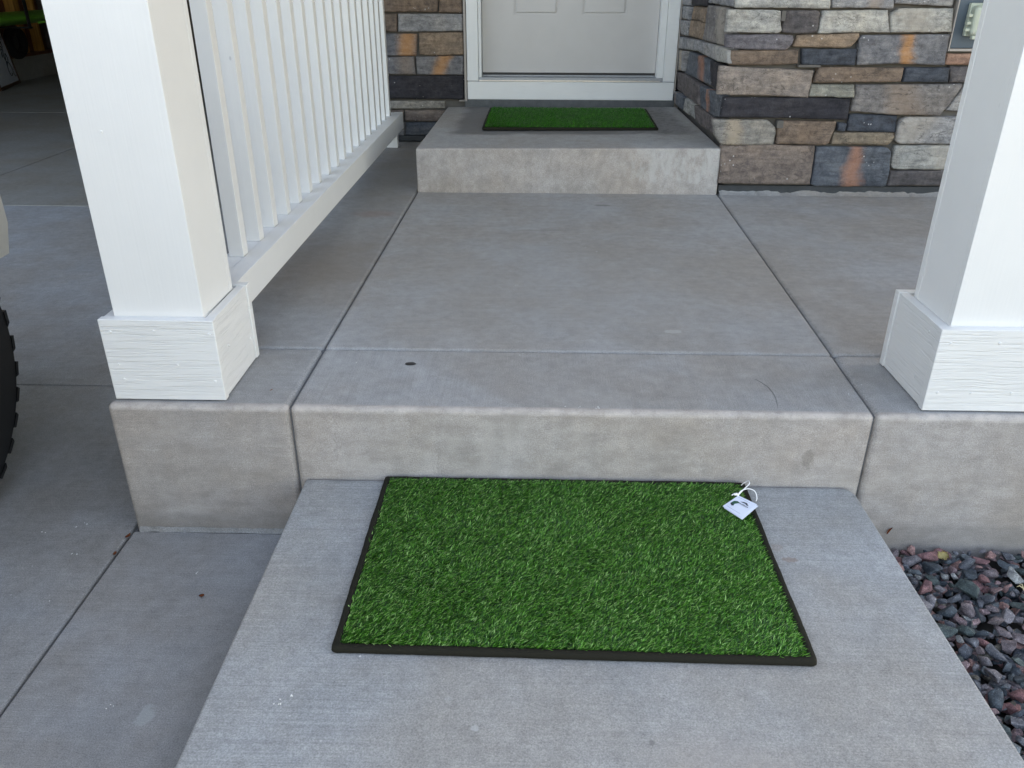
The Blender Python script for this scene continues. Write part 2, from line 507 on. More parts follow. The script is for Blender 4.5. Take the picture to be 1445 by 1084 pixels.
def turf_mat(name, stops, spec=.4):
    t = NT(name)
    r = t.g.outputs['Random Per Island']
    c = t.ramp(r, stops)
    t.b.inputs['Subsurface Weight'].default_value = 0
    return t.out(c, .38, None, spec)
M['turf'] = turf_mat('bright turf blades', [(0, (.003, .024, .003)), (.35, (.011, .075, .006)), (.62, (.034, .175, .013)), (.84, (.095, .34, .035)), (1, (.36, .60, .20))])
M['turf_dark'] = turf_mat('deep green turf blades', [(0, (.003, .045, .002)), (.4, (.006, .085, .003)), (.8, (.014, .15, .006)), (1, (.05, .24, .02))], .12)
M['thatch'] = plain('dark green backing', (.006, .022, .005), .9, 0, .1, .3, 200)

def rock_mat(name, per_island):
    t = NT(name)
    if per_island: r = t.g.outputs['Random Per Island']
    else:
        oi = t.n.new("ShaderNodeObjectInfo"); r = oi.outputs['Random']
    p = t.g.outputs['Position']
    c = t.ramp(r, [(0, (.040, .052, .062)), (.14, (.085, .092, .105)), (.26, (.125, .118, .128)), (.36, (.05, .068, .068)), (.46, (.12, .10, .105)),
                   (.56, (.17, .09, .092)), (.64, (.17, .12, .125)), (.72, (.06, .07, .085)), (.80, (.22, .13, .12)), (.86, (.10, .12, .13)), (.93, (.20, .205, .20)), (.97, (.13, .12, .10))], 'CONSTANT')
    n = t.noise(p, 60, 5, .7)
    c = t.mix(1., c, t.ramp(n, [(.3, (.5, .51, .55)), (.52, (1.2, 1.2, 1.2)), (.72, (2.3, 2.25, 2.2))]), 'MULTIPLY')
    f = t.noise(p, 420, 3, .7)
    c = t.mix(1., c, t.ramp(f, [(.3, (.55, .55, .57)), (.6, (1.2, 1.2, 1.2)), (.7, (2.6, 2.6, 2.5))]), 'MULTIPLY')
    return t.out(c, .75, t.bump(f, .5, .001, t.bump(n, .7, .003)), .35)
M['rock'] = rock_mat('mixed landscape rock', False)
M['rock_fill'] = rock_mat('mixed landscape rock bed', True)

# ------------------------------------------------------------------ ground, driveway, walkway, porch
def setting(name):
    o = bpy.data.objects.new(name, None); o.empty_display_size = .1
    link(o); o["kind"] = "structure"
    return o

bm = bmesh.new(); bmesh.ops.create_grid(bm, x_segments=4, y_segments=4, size=150)
for v in bm.verts: v.co.z = -.46
tag(from_bm("ground", bm, M['yard']), kind='structure')

def rect(x0, x1, y0, y1): return [(x0, y0), (x1, y0), (x1, y1), (x0, y1)]

driveway = setting("driveway")
G = .003
for (x0, x1, y0, y1) in ((-3.9, -.902 - G, -.0, .719 - G), (-3.9, -.902 - G, .719 + G, 2.868 - G), (-7.4, -3.9 - 2 * G, -3.2, .719 - G), (-7.4, -3.9 - 2 * G, .719 + G, 2.868 - G),
                         (-3.9, -.902 - G, -3.2, -.0)):
    if y1 == -.0: continue
    if y0 == -.0: y0 = -3.2
    prism("drive_panel", rect(x0, x1, y0, y1), -.45, -.322, M['drive'], driveway, .004, 2)
for y0 in (-9.0, -6.1):
    for (x0, x1) in ((-7.4, -3.9 - 2 * G), (-3.9, -.902 - G)):
        prism("drive_panel", rect(x0, x1, y0, y0 + 2.9 - 2 * G), -.45, -.322, M['drive'], driveway, .004, 2)
prism("drive_panel", rect(-.902 + G, -.49, -3.2, -.004), -.45, -.3235, M['drive'], driveway, .004, 2)
prism("drive_panel", rect(-.902 + G, -.49, -9.0, -3.206), -.45, -.3235, M['drive'], driveway, .004, 2)
prism("joint_bed", rect(-7.42, -.48, -9.02, 2.868), -.455, -.333, M['groove'], driveway)

walkway = setting("walkway")
prism("walkway_panel", [(-.489, -1.75), (.713, -1.75), (.694, -.030), (.688, -.012), (.674, -.003), (-.489, -.003)], -.45, -.175, M['walk'], walkway, .005, 3)
prism("walkway_panel", [(-.489, -3.3), (.713, -3.3), (.713, -1.756), (-.489, -1.756)], -.45, -.175, M['walk'], walkway, .005, 3)
prism("walkway_panel", [(-.489, -9.0), (.713, -9.0), (.713, -3.306), (-.489, -3.306)], -.45, -.3, M['walk'], walkway, .005, 3)

porch = setting("porch_slab")
xl = lambda y: -.507 + (y / 1.906) * .0214
xr = lambda y: .713 + (y / 1.906) * .054
YC = .304; g = .0018; YB = 3.06
prism("slab_section", [(-.894, 0), (xl(0) - g, 0), (xl(YC) - g, YC - g), (-.894, YC - g)], -.45, 0, M['slab_left'], porch, .0115, 4, wear=.0011)
prism("slab_section", [(-.894, YC + g), (xl(YC) - g, YC + g), (xl(YB) - g, YB), (-.894, YB)], -.45, 0, M['slab_left'], porch, .0095, 3)
prism("slab_section", [(xl(0) + g, 0), (xr(0) - g, 0), (xr(YC) - g, YC - g), (xl(YC) + g, YC - g)], -.45, 0, M['slab_front'], porch, .0115, 4, wear=.0011)
prism("slab_section", [(xl(YC) + g, YC + g), (xr(YC) - g, YC + g), (xr(YB) - g, YB), (xl(YB) + g, YB)], -.45, 0, M['slab_mid'], porch, .0095, 3)
prism("slab_section", [(xr(0) + g, 0), (3.4, 0), (3.4, YC - g), (xr(YC) + g, YC - g)], -.45, 0, M['slab_right'], porch, .0115, 4, wear=.0011)
prism("slab_section", [(xr(YC) + g, YC + g), (3.4, YC + g), (3.4, YB), (xr(YB) + g, YB)], -.45, 0, M['slab_right'], porch, .0095, 3)
prism("slab_core", rect(-.885, 3.38, .011, YB + .05), -.452, -.0085, M['groove'], porch)
# rough lip of cement where the slab meets the driveway
bm = bmesh.new()
for k in range(70):
    x = -.885 + .385 * k / 69
    w = .001 + .007 * max(0, noise.noise(Vector((x * 24, 3, 0))) + .3) * (1.6 if x < -.78 else .5)
    a = bm.verts.new((x, -.001, -.312 + .003 * noise.noise(Vector((x * 60, 0, 9))))); b = bm.verts.new((x, -w, -.319)); c = bm.verts.new((x, -w - .002, -.3245))
    if k:
        bm.faces.new((pa, a, b, pb)); bm.faces.new((pb, b, c, pc))
    pa, pb, pc = a, b, c
from_bm("cement_lip", bm, M['drive'], porch)

door_step = prism("door_step", [(-.4827, 1.903), (.760, 1.903), (.760, 3.09), (-.466, 3.09)], -.004, .18, M['step'], None, .008, 4, ztop=[.1785, .187, .185, .1785])
tag(door_step, kind='structure')

# ------------------------------------------------------------------ the house
house = thing("house", "stone veneered house front with greige door, white trim and open garage", "house", (0, 3.1, 0))
H = house
def hbox(name, *a, **k): return box(name, *a, parent=H, **k)
# masonry backing behind the stones
fw = box("stone_wall", .787, 3.8, 1.935, 2.2, .036, .99, M['mortar'], H)
rw = box("stone_wall", .785, 1.0, 2.2, 3.2, .16, .99, M['mortar'], H)
dw = box("stone_wall", -1.06, -.372, 3.128, 3.3, .028, .99, M['mortar'], H)
# base flashings
bm = bmesh.new()
bm_box(bm, .768, 3.8, 1.921, 1.9345, .001, .036)
from_bm("base_flashing", bm, M['flash'], H)
hbox("base_flashing", -1.06, -.47, 3.085, 3.127, .001, .026, M['flash'])
hbox("base_flashing", -.372, .745, 3.091, 3.14, .179, .2175, M['sill_flash'])
# cement smeared against the foot of the stones
bm = bmesh.new()
for k in range(150):
    x = .772 + 1.9 * k / 149
    w = .010 + .010 * noise.noise(Vector((x * 9, 1, 2))) + .004 * noise.noise(Vector((x * 60, 1, 2)))
    hh = .012 + .009 * noise.noise(Vector((x * 11, 4, 2))) + .006 * noise.noise(Vector((x * 50, 8, 2)))
    a = bm.verts.new((x, 1.9205, max(hh, .002))); b = bm.verts.new((x, 1.918 - w * .5, max(hh * .6, .0015))); c = bm.verts.new((x, 1.9 - w, .0004))
    if k:
        bm.faces.new((pa, a, b, pb)); bm.faces.new((pb, b, c, pc))
    pa, pb, pc = a, b, c
from_bm("cement_smear", bm, M['slab_right'], H)
# upper walls with lap siding boards
def lap(x0, x1, y0, y1, z0, z1, axis):
    h = .17; z = z0
    while z < z1 - .02:
        zz = min(z + h, z1)
        bm = bmesh.new()
        if axis == 'y':
            pts = [(y0, z), (y0 - .018, z), (y0 - .006, zz), (y0, zz)]
            A = [bm.verts.new((x0, a, b)) for a, b in pts]; B = [bm.verts.new((x1, a, b)) for a, b in pts]
        else:
            pts = [(x0, z), (x0 - .018, z), (x0 - .006, zz), (x0, zz)]
            A = [bm.verts.new((a, y0, b)) for a, b in pts]; B = [bm.verts.new((a, y1, b)) for a, b in pts]
        bm.faces.new(A); bm.faces.new(B[::-1])
        for i in range(4): bm.faces.new((A[i], A[(i + 1) % 4], B[(i + 1) % 4], B[i]))
        from_bm("siding_board", bm, M['cream'], H)
        z = zz
bm = bmesh.new()
bm_box(bm, .80, 3.8, 1.95, 2.2, .99, 5.6)
bm_box(bm, .80, 1.0, 2.2, 3.2, .99, 2.62)
bm_box(bm, -1.06, -.372, 3.13, 3.3, .99, 2.62)
bm_box(bm, -.372, .80, 3.13, 3.3, 2.36, 2.62)
bm_box(bm, -7.0, .80, 2.95, 3.2, 2.62, 5.6)
bm_box(bm, -7.0, 3.8, 3.3, 12.0, 2.85, 5.6)
bm_box(bm, -.9, 3.8, 3.3, 12.0, -.4, 2.85)
from_bm("wall", bm, M['cream'], H)
lap(.82, 3.8, 1.95, 0, 1.03, 2.58, 'y')
lap(.80, 0, 1.97, 3.1, 1.03, 2.58, 'x')
lap(-1.04, -.40, 3.13, 0, 1.03, 2.58, 'y')
hbox("stone_ledge", .70, 3.8, 1.86, 1.949, .99, 1.03, M['mortar'], bev=.006)
hbox("stone_ledge", -1.06, -.372, 3.06, 3.129, .99, 1.03, M['mortar'], bev=.006)
# roof
bm = bmesh.new()
a = [bm.verts.new(p) for p in ((-7.5, 1.4, 5.5), (-7.5, 7.5, 7.9), (-7.5, 12.6, 5.5))]
b = [bm.verts.new(p) for p in ((4.1, 1.4, 5.5), (4.1, 7.5, 7.9), (4.1, 12.6, 5.5))]
bm.faces.new(a); bm.faces.new(b[::-1])
for i in range(3): bm.faces.new((a[i], a[(i + 1) % 3], b[(i + 1) % 3], b[i]))
from_bm("roof", bm, M['roofing'], H)
# porch ceiling, beam and roof
hbox("porch_ceiling", -1.05, 3.7, -.05, 2.94, 2.62, 2.66, M['cream'])
hbox("porch_beam", -.98, 3.6, .03, .23, 2.36, 2.62, M['paint'], bev=.004)
hbox("porch_beam", -.98, -.78, .23, 2.95, 2.36, 2.62, M['paint'], bev=.004)
bm = bmesh.new()
pts = [(-.35, 2.67), (3.0, 3.35), (3.0, 2.67)]
A = [bm.verts.new((-1.25, *p)) for p in pts]; B = [bm.verts.new((3.85, *p)) for p in pts]
bm.faces.new(A); bm.faces.new(B[::-1])
for i in range(3): bm.faces.new((A[i], A[(i + 1) % 3], B[(i + 1) % 3], B[i]))
from_bm("porch_roof", bm, M['roofing'], H)

# --- stones
TINT = {'L': (168, 166, 160), 'g': (127, 127, 130), 'c': (146, 140, 132), 'l': (150, 150, 147), 'm': (86, 80, 81), 'v': (98, 93, 99), 't': (128, 106, 86),
        'G': (103, 103, 108), 'n': (59, 66, 77), 'b': (110, 90, 75), 'T': (124, 111, 103), 'O': (160, 115, 90), 'Y': (138, 136, 124), 'H': (110, 105, 104),
        'k': (47, 46, 53), 'w': (121, 105, 86), 'B': (114, 98, 89), 'N': (78, 85, 95), 'M': (91, 83, 84)}
STREAK = {'o': (185, 125, 60), 't': (124, 106, 92), 'c': (150, 142, 132), 'y': (158, 141, 120), 'r': (165, 112, 84), 'l': (165, 162, 154)}
GAIN = 1.3
LIGHT = 'LclY'
def poly_at(pts, u):
    """point at parameter u of a polyline, parameter along its length"""
    L = [0.]
    for a, b in zip(pts, pts[1:]): L.append(L[-1] + math.hypot(b[0] - a[0], b[1] - a[1]))
    s = u * L[-1]
    for i in range(len(pts) - 1):
        if s <= L[i + 1] + 1e-9:
            f = (s - L[i]) / max(L[i + 1] - L[i], 1e-9)
            return (pts[i][0] + (pts[i + 1][0] - pts[i][0]) * f, pts[i][1] + (pts[i + 1][1] - pts[i][1]) * f)
    return pts[-1]

def stone(kind, top, bot, streak, face, parent, limit=None):
    """face(s, z, d) gives the world point; d is how far the surface stands proud"""
    W = max(math.hypot(top[-1][0] - top[0][0], top[-1][1] - top[0][1]), .02)
    Hh = max(abs(top[0][1] - bot[0][1]), abs(top[-1][1] - bot[-1][1]), .02)
    nu = max(5, min(20, int(W / .016))); nv = max(4, min(10, int(Hh / .011)))
    sd = random.uniform(0, 90)
    prot = random.uniform(-.006, .007)
    tilt = random.uniform(-.006, .006); tilt2 = random.uniform(-.004, .004)
    def ease(k, n):          # denser rows near the edges
        t = k / n
        return t + (-.055 * math.sin(2 * math.pi * t)) * -1 * -1 if n > 4 else t
    bm = bmesh.new(); uvl = bm.loops.layers.uv.new("UVMap")
    G2 = []; uvs = {}
    us = [0, .35 * .016 / W if W > .05 else .04] + [k / (nu - 1) for k in range(1, nu - 1)] + [1 - (.35 * .016 / W if W > .05 else .04), 1]
    vs = [0, .006 / Hh] + [k / (nv - 1) for k in range(1, nv - 1)] + [1 - .006 / Hh, 1]
    us = sorted(us); vs = sorted(vs)
    for j, v in enumerate(vs):
        row = []
        for i, u in enumerate(us):
            a, b = poly_at(top, u), poly_at(bot, u)
            s = b[0] + (a[0] - b[0]) * v; z = b[1] + (a[1] - b[1]) * v
            q = Vector((s * 1.0 + sd, z, sd * .3))
            if limit: s = limit(s)
            edge = min(u * W, (1 - u) * W, v * Hh, (1 - v) * Hh)
            if edge < 1e-6:
                s += .0022 * noise.noise(q * 45); z += .0022 * noise.noise(q * 45 + Vector((7, 3, 1)))
            d = prot + tilt * (u - .5) * 2 + tilt2 * (v - .5) * 2
            d += .0055 * noise.noise(q * 12) + .0028 * noise.noise(Vector((q.x * 22, q.y * 60, q.z))) + .0016 * noise.noise(q * 70)
            r = .0035
            if edge < r: d -= .0035 * (1 - edge / r) ** 1.6
            vt = bm.verts.new(face(s, z, d)); uvs[vt] = (u, v); row.append(vt)
        G2.append(row)
    for j in range(len(vs) - 1):
        for i in range(len(us) - 1):
            bm.faces.new((G2[j][i], G2[j][i + 1], G2[j + 1][i + 1], G2[j + 1][i]))
    # sides
    ring = [G2[0][i] for i in range(len(us))] + [G2[j][-1] for j in range(1, len(vs))] + [G2[-1][i] for i in range(len(us) - 2, -1, -1)] + [G2[j][0] for j in range(len(vs) - 2, 0, -1)]
    f0 = face(0, 0, 0); f1 = face(0, 0, 1); nrm = (Vector(f1) - Vector(f0)).normalized()
    base = Vector(f0).dot(nrm)
    back = []
    for vt in ring:
        c = vt.co - nrm * (vt.co.dot(nrm) - base + .034)
        nb = bm.verts.new(c); uvs[nb] = uvs[vt]; back.append(nb)
    n = len(ring)
    for i in range(n):
        bm.faces.new((ring[i], back[i], back[(i + 1) % n], ring[(i + 1) % n]))
    for f in bm.faces:
        f.smooth = True
        for lp in f.loops: lp[uvl].uv = uvs[lp.vert]
    o = from_bm("stone", bm, M['stone'], parent, smooth=True)
    t = lin(TINT[kind]); gy = (t[0] + t[1] + t[2]) / 3; j = random.uniform(.95, 1.05) * (.74 if kind in LIGHT else 1.)
    t = [c * .68 + gy * .32 for c in t[:3]]
    o["tint"] = [t[0] * GAIN * j, t[1] * GAIN * j, t[2] * GAIN * j]
    if streak:
        o["streak_tint"] = [c * GAIN for c in lin(STREAK[streak[0]])[:3]]
        o["streak_place"] = [streak[1], streak[2], streak[3]]
    else:
        o["streak_tint"] = [t[0], t[1], t[2]]
        o["streak_place"] = [-5., .01, 0.]
    o["seed"] = sd
    return o

STONES_FRONT=[
  ('L',[(0.751,0.764),(1.099,0.765)],[(0.753,0.705),(1.104,0.703)],None),
  ('g',[(1.106,0.765),(1.328,0.766)],[(1.112,0.706),(1.338,0.703)],('t',0.7,0.12,0)),
  ('g',[(1.335,0.766),(1.554,0.767)],[(1.343,0.721),(1.438,0.716),(1.559,0.711)],None),
  ('L',[(0.725,0.697),(0.91,0.697),(0.919,0.691)],[(0.724,0.619),(0.924,0.617),(0.933,0.625)],None),
  ('m',[(0.935,0.688),(0.945,0.696),(1.061,0.696),(1.07,0.686)],[(0.938,0.62),(0.981,0.615),(1.066,0.618),(1.07,0.625)],None),
  ('L',[(1.079,0.696),(1.318,0.699)],[(1.074,0.616),(1.207,0.621),(1.342,0.621)],None),
  ('L',[(1.334,0.685),(1.362,0.704),(1.563,0.705)],[(1.345,0.621),(1.57,0.623)],('c',0.4,0.3,0)),
  ('v',[(0.727,0.61),(0.928,0.613),(0.979,0.61),(0.987,0.595)],[(0.73,0.566),(0.76,0.561),(0.966,0.557),(0.983,0.585)],None),
  ('t',[(1.0,0.61),(1.115,0.613),(1.228,0.618)],[(0.988,0.569),(1.204,0.566),(1.219,0.586),(1.231,0.606)],None),
  ('G',[(1.233,0.596),(1.241,0.61),(1.564,0.616)],[(1.245,0.503),(1.376,0.511),(1.457,0.509),(1.574,0.506)],('o',0.545,0.085,-0.03)),
  ('n',[(1.024,0.561),(1.234,0.562)],[(1.034,0.504),(1.237,0.503)],None),
  ('b',[(0.754,0.555),(1.009,0.559)],[(0.758,0.502),(0.944,0.504),(1.014,0.509)],None),
  ('T',[(0.716,0.498),(0.891,0.491),(1.08,0.484)],[(0.718,0.394),(0.891,0.392),(1.075,0.385)],None),
  ('b',[(1.097,0.497),(1.42,0.496)],[(1.085,0.44),(1.417,0.446)],None),
  ('n',[(1.427,0.497),(1.592,0.497)],[(1.428,0.444),(1.602,0.444)],None),
  ('m',[(1.599,0.502),(1.766,0.5)],[(1.61,0.444),(1.77,0.444)],None),
  ('O',[(1.577,0.547),(1.77,0.546)],[(1.578,0.509),(1.77,0.505)],None),
  ('Y',[(1.081,0.433),(1.245,0.433)],[(1.078,0.389),(1.251,0.386)],None),
  ('H',[(1.253,0.433),(1.655,0.439)],[(1.252,0.335),(1.415,0.323),(1.598,0.321),(1.626,0.367),(1.657,0.43)],('t',0.45,0.18,-0.1)),
  ('g',[(1.66,0.42),(1.669,0.435),(1.881,0.434)],[(1.625,0.338),(1.902,0.331)],None),
  ('k',[(0.746,0.383),(0.99,0.383),(1.243,0.383)],[(0.741,0.308),(0.973,0.307),(1.245,0.3)],None),
  ('n',[(1.252,0.323),(1.436,0.318)],[(1.249,0.257),(1.444,0.254)],None),
  ('n',[(1.213,0.289),(1.242,0.287)],[(1.211,0.258),(1.239,0.258)],None),
  ('g',[(1.444,0.28),(1.452,0.304),(1.475,0.314),(1.887,0.315)],[(1.45,0.223),(1.461,0.21),(1.904,0.212)],('c',0.12,0.2,0.2)),
  ('c',[(0.711,0.3),(0.932,0.298),(0.964,0.271)],[(0.727,0.234),(0.756,0.201),(0.966,0.201),(0.971,0.244)],('y',0.3,0.13,0)),
  ('b',[(0.972,0.297),(1.204,0.293)],[(0.977,0.207),(1.186,0.204),(1.192,0.237),(1.204,0.278)],None),
  ('w',[(1.2,0.252),(1.441,0.253)],[(1.194,0.207),(1.429,0.204),(1.445,0.234)],None),
  ('B',[(0.756,0.198),(0.932,0.202),(1.134,0.198)],[(0.762,0.05),(0.954,0.046),(1.136,0.045)],None),
  ('N',[(1.143,0.195),(1.419,0.197),(1.437,0.181)],[(1.142,0.048),(1.158,0.036),(1.449,0.037),(1.449,0.108)],('r',0.47,0.1,0.12)),
  ('l',[(1.452,0.203),(1.882,0.209)],[(1.45,0.13),(1.466,0.108),(1.897,0.111)],('c',0.7,0.3,0)),
  ('m',[(1.453,0.102),(1.892,0.108)],[(1.454,0.042),(1.901,0.045)],None),
]
STONES_RETURN=[
  ('g',[(3.233,0.746),(2.871,0.751)],[(3.146,0.678),(2.841,0.683)],None),
  ('k',[(2.832,0.752),(2.446,0.757)],[(2.824,0.688),(2.458,0.693)],None),
  ('g',[(2.43,0.757),(1.92,0.764)],[(2.433,0.707),(1.948,0.706)],None),
  ('g',[(3.143,0.674),(2.849,0.679)],[(3.154,0.615),(2.865,0.621)],None),
  ('t',[(2.82,0.682),(2.487,0.686)],[(2.837,0.625),(2.503,0.627)],None),
  ('H',[(2.444,0.697),(2.048,0.7)],[(2.495,0.553),(2.049,0.561)],('c',0.75,0.2,-0.1)),
  ('g',[(3.15,0.608),(2.862,0.616)],[(3.167,0.538),(2.873,0.547)],None),
  ('t',[(2.834,0.621),(2.51,0.624)],[(2.853,0.55),(2.513,0.554)],None),
  ('g',[(3.196,0.528),(2.598,0.546),(1.914,0.557)],[(3.209,0.468),(2.59,0.501),(2.112,0.497),(1.911,0.507)],('l',0.93,0.1,0)),  # pale end band paints in the lighter front-facing side of the corner
  ('g',[(3.159,0.465),(2.894,0.476)],[(3.196,0.363),(2.924,0.381)],('y',0.55,0.2,-0.2)),
  ('N',[(2.863,0.479),(2.274,0.489)],[(2.897,0.373),(2.249,0.391)],('r',0.65,0.12,-0.15)),
  ('k',[(2.259,0.49),(2.063,0.488)],[(2.233,0.391),(2.06,0.382)],None),
  ('M',[(3.192,0.356),(2.874,0.371)],[(3.212,0.264),(2.906,0.276)],None),
  ('M',[(2.853,0.371),(2.424,0.371)],[(2.883,0.275),(2.391,0.286)],None),
  ('N',[(2.405,0.37),(1.945,0.38)],[(2.389,0.281),(2.135,0.276),(1.968,0.298)],('r',0.35,0.06,0)),
  ('N',[(3.184,0.26),(2.815,0.272)],[(3.223,0.197),(2.842,0.205)],('t',0.4,0.08,0)),
  ('l',[(2.792,0.27),(2.514,0.277)],[(2.819,0.205),(2.504,0.211)],None),
  ('M',[(2.494,0.275),(2.104,0.276)],[(2.493,0.208),(2.051,0.211)],None),
]
STONES_DOOR=[
  ('b',[(-0.794,0.744),(-0.494,0.745)],[(-0.798,0.642),(-0.505,0.643)],None),
  ('b',[(-0.49,0.745),(-0.371,0.745)],[(-0.498,0.641),(-0.378,0.64)],None),
  ('b',[(-0.824,0.635),(-0.714,0.635)],[(-0.83,0.548),(-0.719,0.548)],None),
  ('g',[(-0.707,0.634),(-0.374,0.633)],[(-0.712,0.548),(-0.376,0.553)],None),
  ('G',[(-0.801,0.538),(-0.616,0.538)],[(-0.801,0.431),(-0.625,0.432)],('o',0.75,0.3,0)),
  ('t',[(-0.605,0.542),(-0.376,0.548)],[(-0.607,0.439),(-0.539,0.432),(-0.375,0.44)],None),
  ('G',[(-0.817,0.424),(-0.637,0.428)],[(-0.815,0.34),(-0.634,0.341)],('t',0.75,0.25,0)),
  ('G',[(-0.626,0.427),(-0.375,0.433)],[(-0.626,0.339),(-0.378,0.339)],('o',0.55,0.15,0.15)),
  ('k',[(-0.808,0.331),(-0.374,0.335)],[(-0.805,0.218),(-0.381,0.217)],None),
  ('c',[(-0.817,0.207),(-0.48,0.206)],[(-0.816,0.164),(-0.485,0.166)],None),
  ('B',[(-0.701,0.157),(-0.436,0.158)],[(-0.704,0.1),(-0.437,0.101)],None),
  ('B',[(-0.897,0.156),(-0.709,0.157)],[(-0.902,0.098),(-0.712,0.1)],None),
  ('N',[(-0.701,0.092),(-0.438,0.094)],[(-0.705,0.025),(-0.44,0.026)],None),
  ('g',[(-0.902,0.091),(-0.709,0.092)],[(-0.908,0.023),(-0.712,0.025)],None),
]

front_face = lambda s, z, d: (s, 1.90 - d, z)
return_face = lambda s, z, d: (.75 - d, s, z)
door_face = lambda s, z, d: (s, 3.10 - d, z)
for st in STONES_FRONT: stone(*st, front_face, fw)
for st in STONES_RETURN: stone(*st, return_face, rw, limit=lambda s: max(s, 1.893))
for st in STONES_DOOR: stone(*st, door_face, dw)
def fill_rows(x0, x1, z0, z1, face, parent, kinds='LgmtGnbTYHkBNMc'):
    z = z0
    while z < z1 - .03:
        h = random.choice((.055, .075, .095, .12))
        if z + h > z1 - .04: h = z1 - z
        x = x0
        while x < x1 - .02:
            w = random.uniform(.14, .42)
            if x + w > x1 - .08: w = x1 - x
            j = lambda: random.uniform(-.004, .004)
            s = random.choice([None, None, None, ('o', .5, .12, .1), ('c', .6, .2, .1)])
            stone(random.choice(kinds), [(x + .002, z + h - .002 + j()), (x + w - .003, z + h - .003 + j())], [(x + .003 + j(), z + .003), (x + w - .003 + j(), z + .003)], s, face, parent)
            x += w
        z += h
fill_rows(1.91, 2.75, .042, .50, front_face, fw)
fill_rows(1.89, 2.75, .50, .985, front_face, fw)
fill_rows(.75, 1.585, .77, .985, front_face, fw)
fill_rows(-1.055, -.375, .748, .985, door_face, dw)
fill_rows(-1.055, -.835, .10, .53, door_face, dw, 'bgtk')
fill_rows(1.90, 3.12, .765, .985, return_face, rw)
# grey mortar wedges seen in a few joints
for (x0, x1, z0, z1) in ((1.016, 1.10, .497, .505), (.925, .94, .66, .695), (.966, .99, .270, .298)):
    box("mortar_patch", x0, x1, 1.893, 1.93, z0, z1, M['mortar'], fw)

# --- door, frame and sill
door = box("door", -.2785, .640, 3.16, 3.195, .348, 2.30, M['door'], H)
def dslab(x0, x1, z0, z1, name="door_rail"):
    box(name, x0, x1, 3.153, 3.1598, z0, z1, M['door'], door)
xa, xb, xc, xd = -.112, .118, .243, .472
dslab(-.2785, xa, .348, 2.30, "door_stile"); dslab(xd, .640, .348, 2.30, "door_stile"); dslab(xb, xc, .348, 2.30, "door_stile")
for (p0, p1) in ((xa, xb), (xc, xd)):
    dslab(p0, p1, .348, .628); dslab(p0, p1, 1.22, 1.38); dslab(p0, p1, 2.15, 2.30)
    for (q0, q1) in ((.628, 1.22), (1.38, 2.15)):
        bm = bmesh.new(); bm_box(bm, p0 + .012, p1 - .012, 3.1535, 3.1597, q0 + .012, q1 - .012); bm_bevel(bm, .003, 2)
        from_bm("door_panel", bm, M['door'], door)
bm = bmesh.new(); tube(bm, [(.58, 3.153, 1.27), (.58, 3.10, 1.27)], .014, 12)
bmesh.ops.create_uvsphere(bm, u_segments=16, v_segments=10, radius=.028, matrix=Matrix.Translation((.58, 3.085, 1.27)))
from_bm("door_handle", bm, M['brass'], door, smooth=True)
box("door_sweep", -.2785, .640, 3.152, 3.19, .336, .347, M['car_trim'], door)
frame = box("door_frame", -.357, -.297, 3.087, 3.19, .3105, 2.42, M['casing'], H, .003)      # left casing
box("casing_board", .676, .737, 3.087, 3.19, .3105, 2.42, M['casing'], frame, .003)
box("casing_board", -.296, .675, 3.087, 3.19, 2.335, 2.42, M['casing'], frame, .003)
box("door_jamb", -.296, -.2805, 3.094, 3.21, .318, 2.334, M['casing'], frame, .002)
box("door_jamb", .6425, .6745, 3.098, 3.21, .318, 2.334, M['casing'], frame, .002)
box("jamb_stop", .642, .655, 3.125, 3.15, .330, 2.333, M['casing'], frame, .002)
box("kick_board", -.357, .737, 3.088, 3.15, .2175, .3085, M['casing'], frame, .003)
sill = box("door_sill", -.2955, .674, 3.089, 3.21, .3095, .329, M['sill'], H, .002)
box("sill_edge", -.2955, .66, 3.0845, 3.0888, .3095, .3165, M['silver'], sill, .001)
box("sill_bar", -.279, .641, 3.145, 3.21, .3293, .336, M['sill'], sill, .001)
hbox("channel_trim", -.3715, -.3595, 3.084, 3.13, .2135, .99, M['trim_tan'], bev=.001)
hbox("channel_trim", -.402, -.3595, 3.078, 3.13, .2095, .2130, M['trim_tan'])
hbox("channel_trim", .739, .745, 3.088, 3.13, .25, .99, M['trim_tan'])

# --- outlet block and cover
ob = box("mounting_block", 1.5795, 1.83, 1.9040, 1.936, .567, .82, M['block'], H, .003)
box("channel_trim", 1.574, 1.579, 1.9000, 1.93, .556, .83, M['trim_tan'], ob, .001)
box("channel_trim", 1.5795, 1.84, 1.9000, 1.93, .556, .5655, M['trim_tan'], ob, .001)
box("channel_trim", 1.8305, 1.84, 1.9000, 1.93, .567, .83, M['trim_tan'], ob, .001)
oc = thing("outlet_cover", "pale green-grey plastic outlet cover on the dark block beside the right post", "outlet cover", (1.68, 1.9090, .66))
bm = bmesh.new(); bm_box(bm, 1.618, 1.742, 1.8443, 1.8973, .615, .715); bm_bevel(bm, .012, 3); from_bm("cover_lid", bm, M['cover'], oc)
bm = bmesh.new(); bm_box(bm, 1.614, 1.750, 1.8833, 1.9035, .610, .724); bm_bevel(bm, .004, 2); from_bm("cover_base", bm, M['cover'], oc)
box("cover_window", 1.652, 1.732, 1.8403, 1.8441, .628, .703, M['cover_window'], oc, .001)
for z in (.628, .651, .677): box("hinge_tab", 1.601, 1.6175, 1.8560, 1.8760, z, z + .011, M['cover'], oc, .002)
box("latch", 1.628, 1.648, 1.8473, 1.8673, .601, .6145, M['cover'], oc, .002)
box("latch", 1.664, 1.70, 1.8473, 1.8673, .7155, .729, M['cover'], oc, .002)
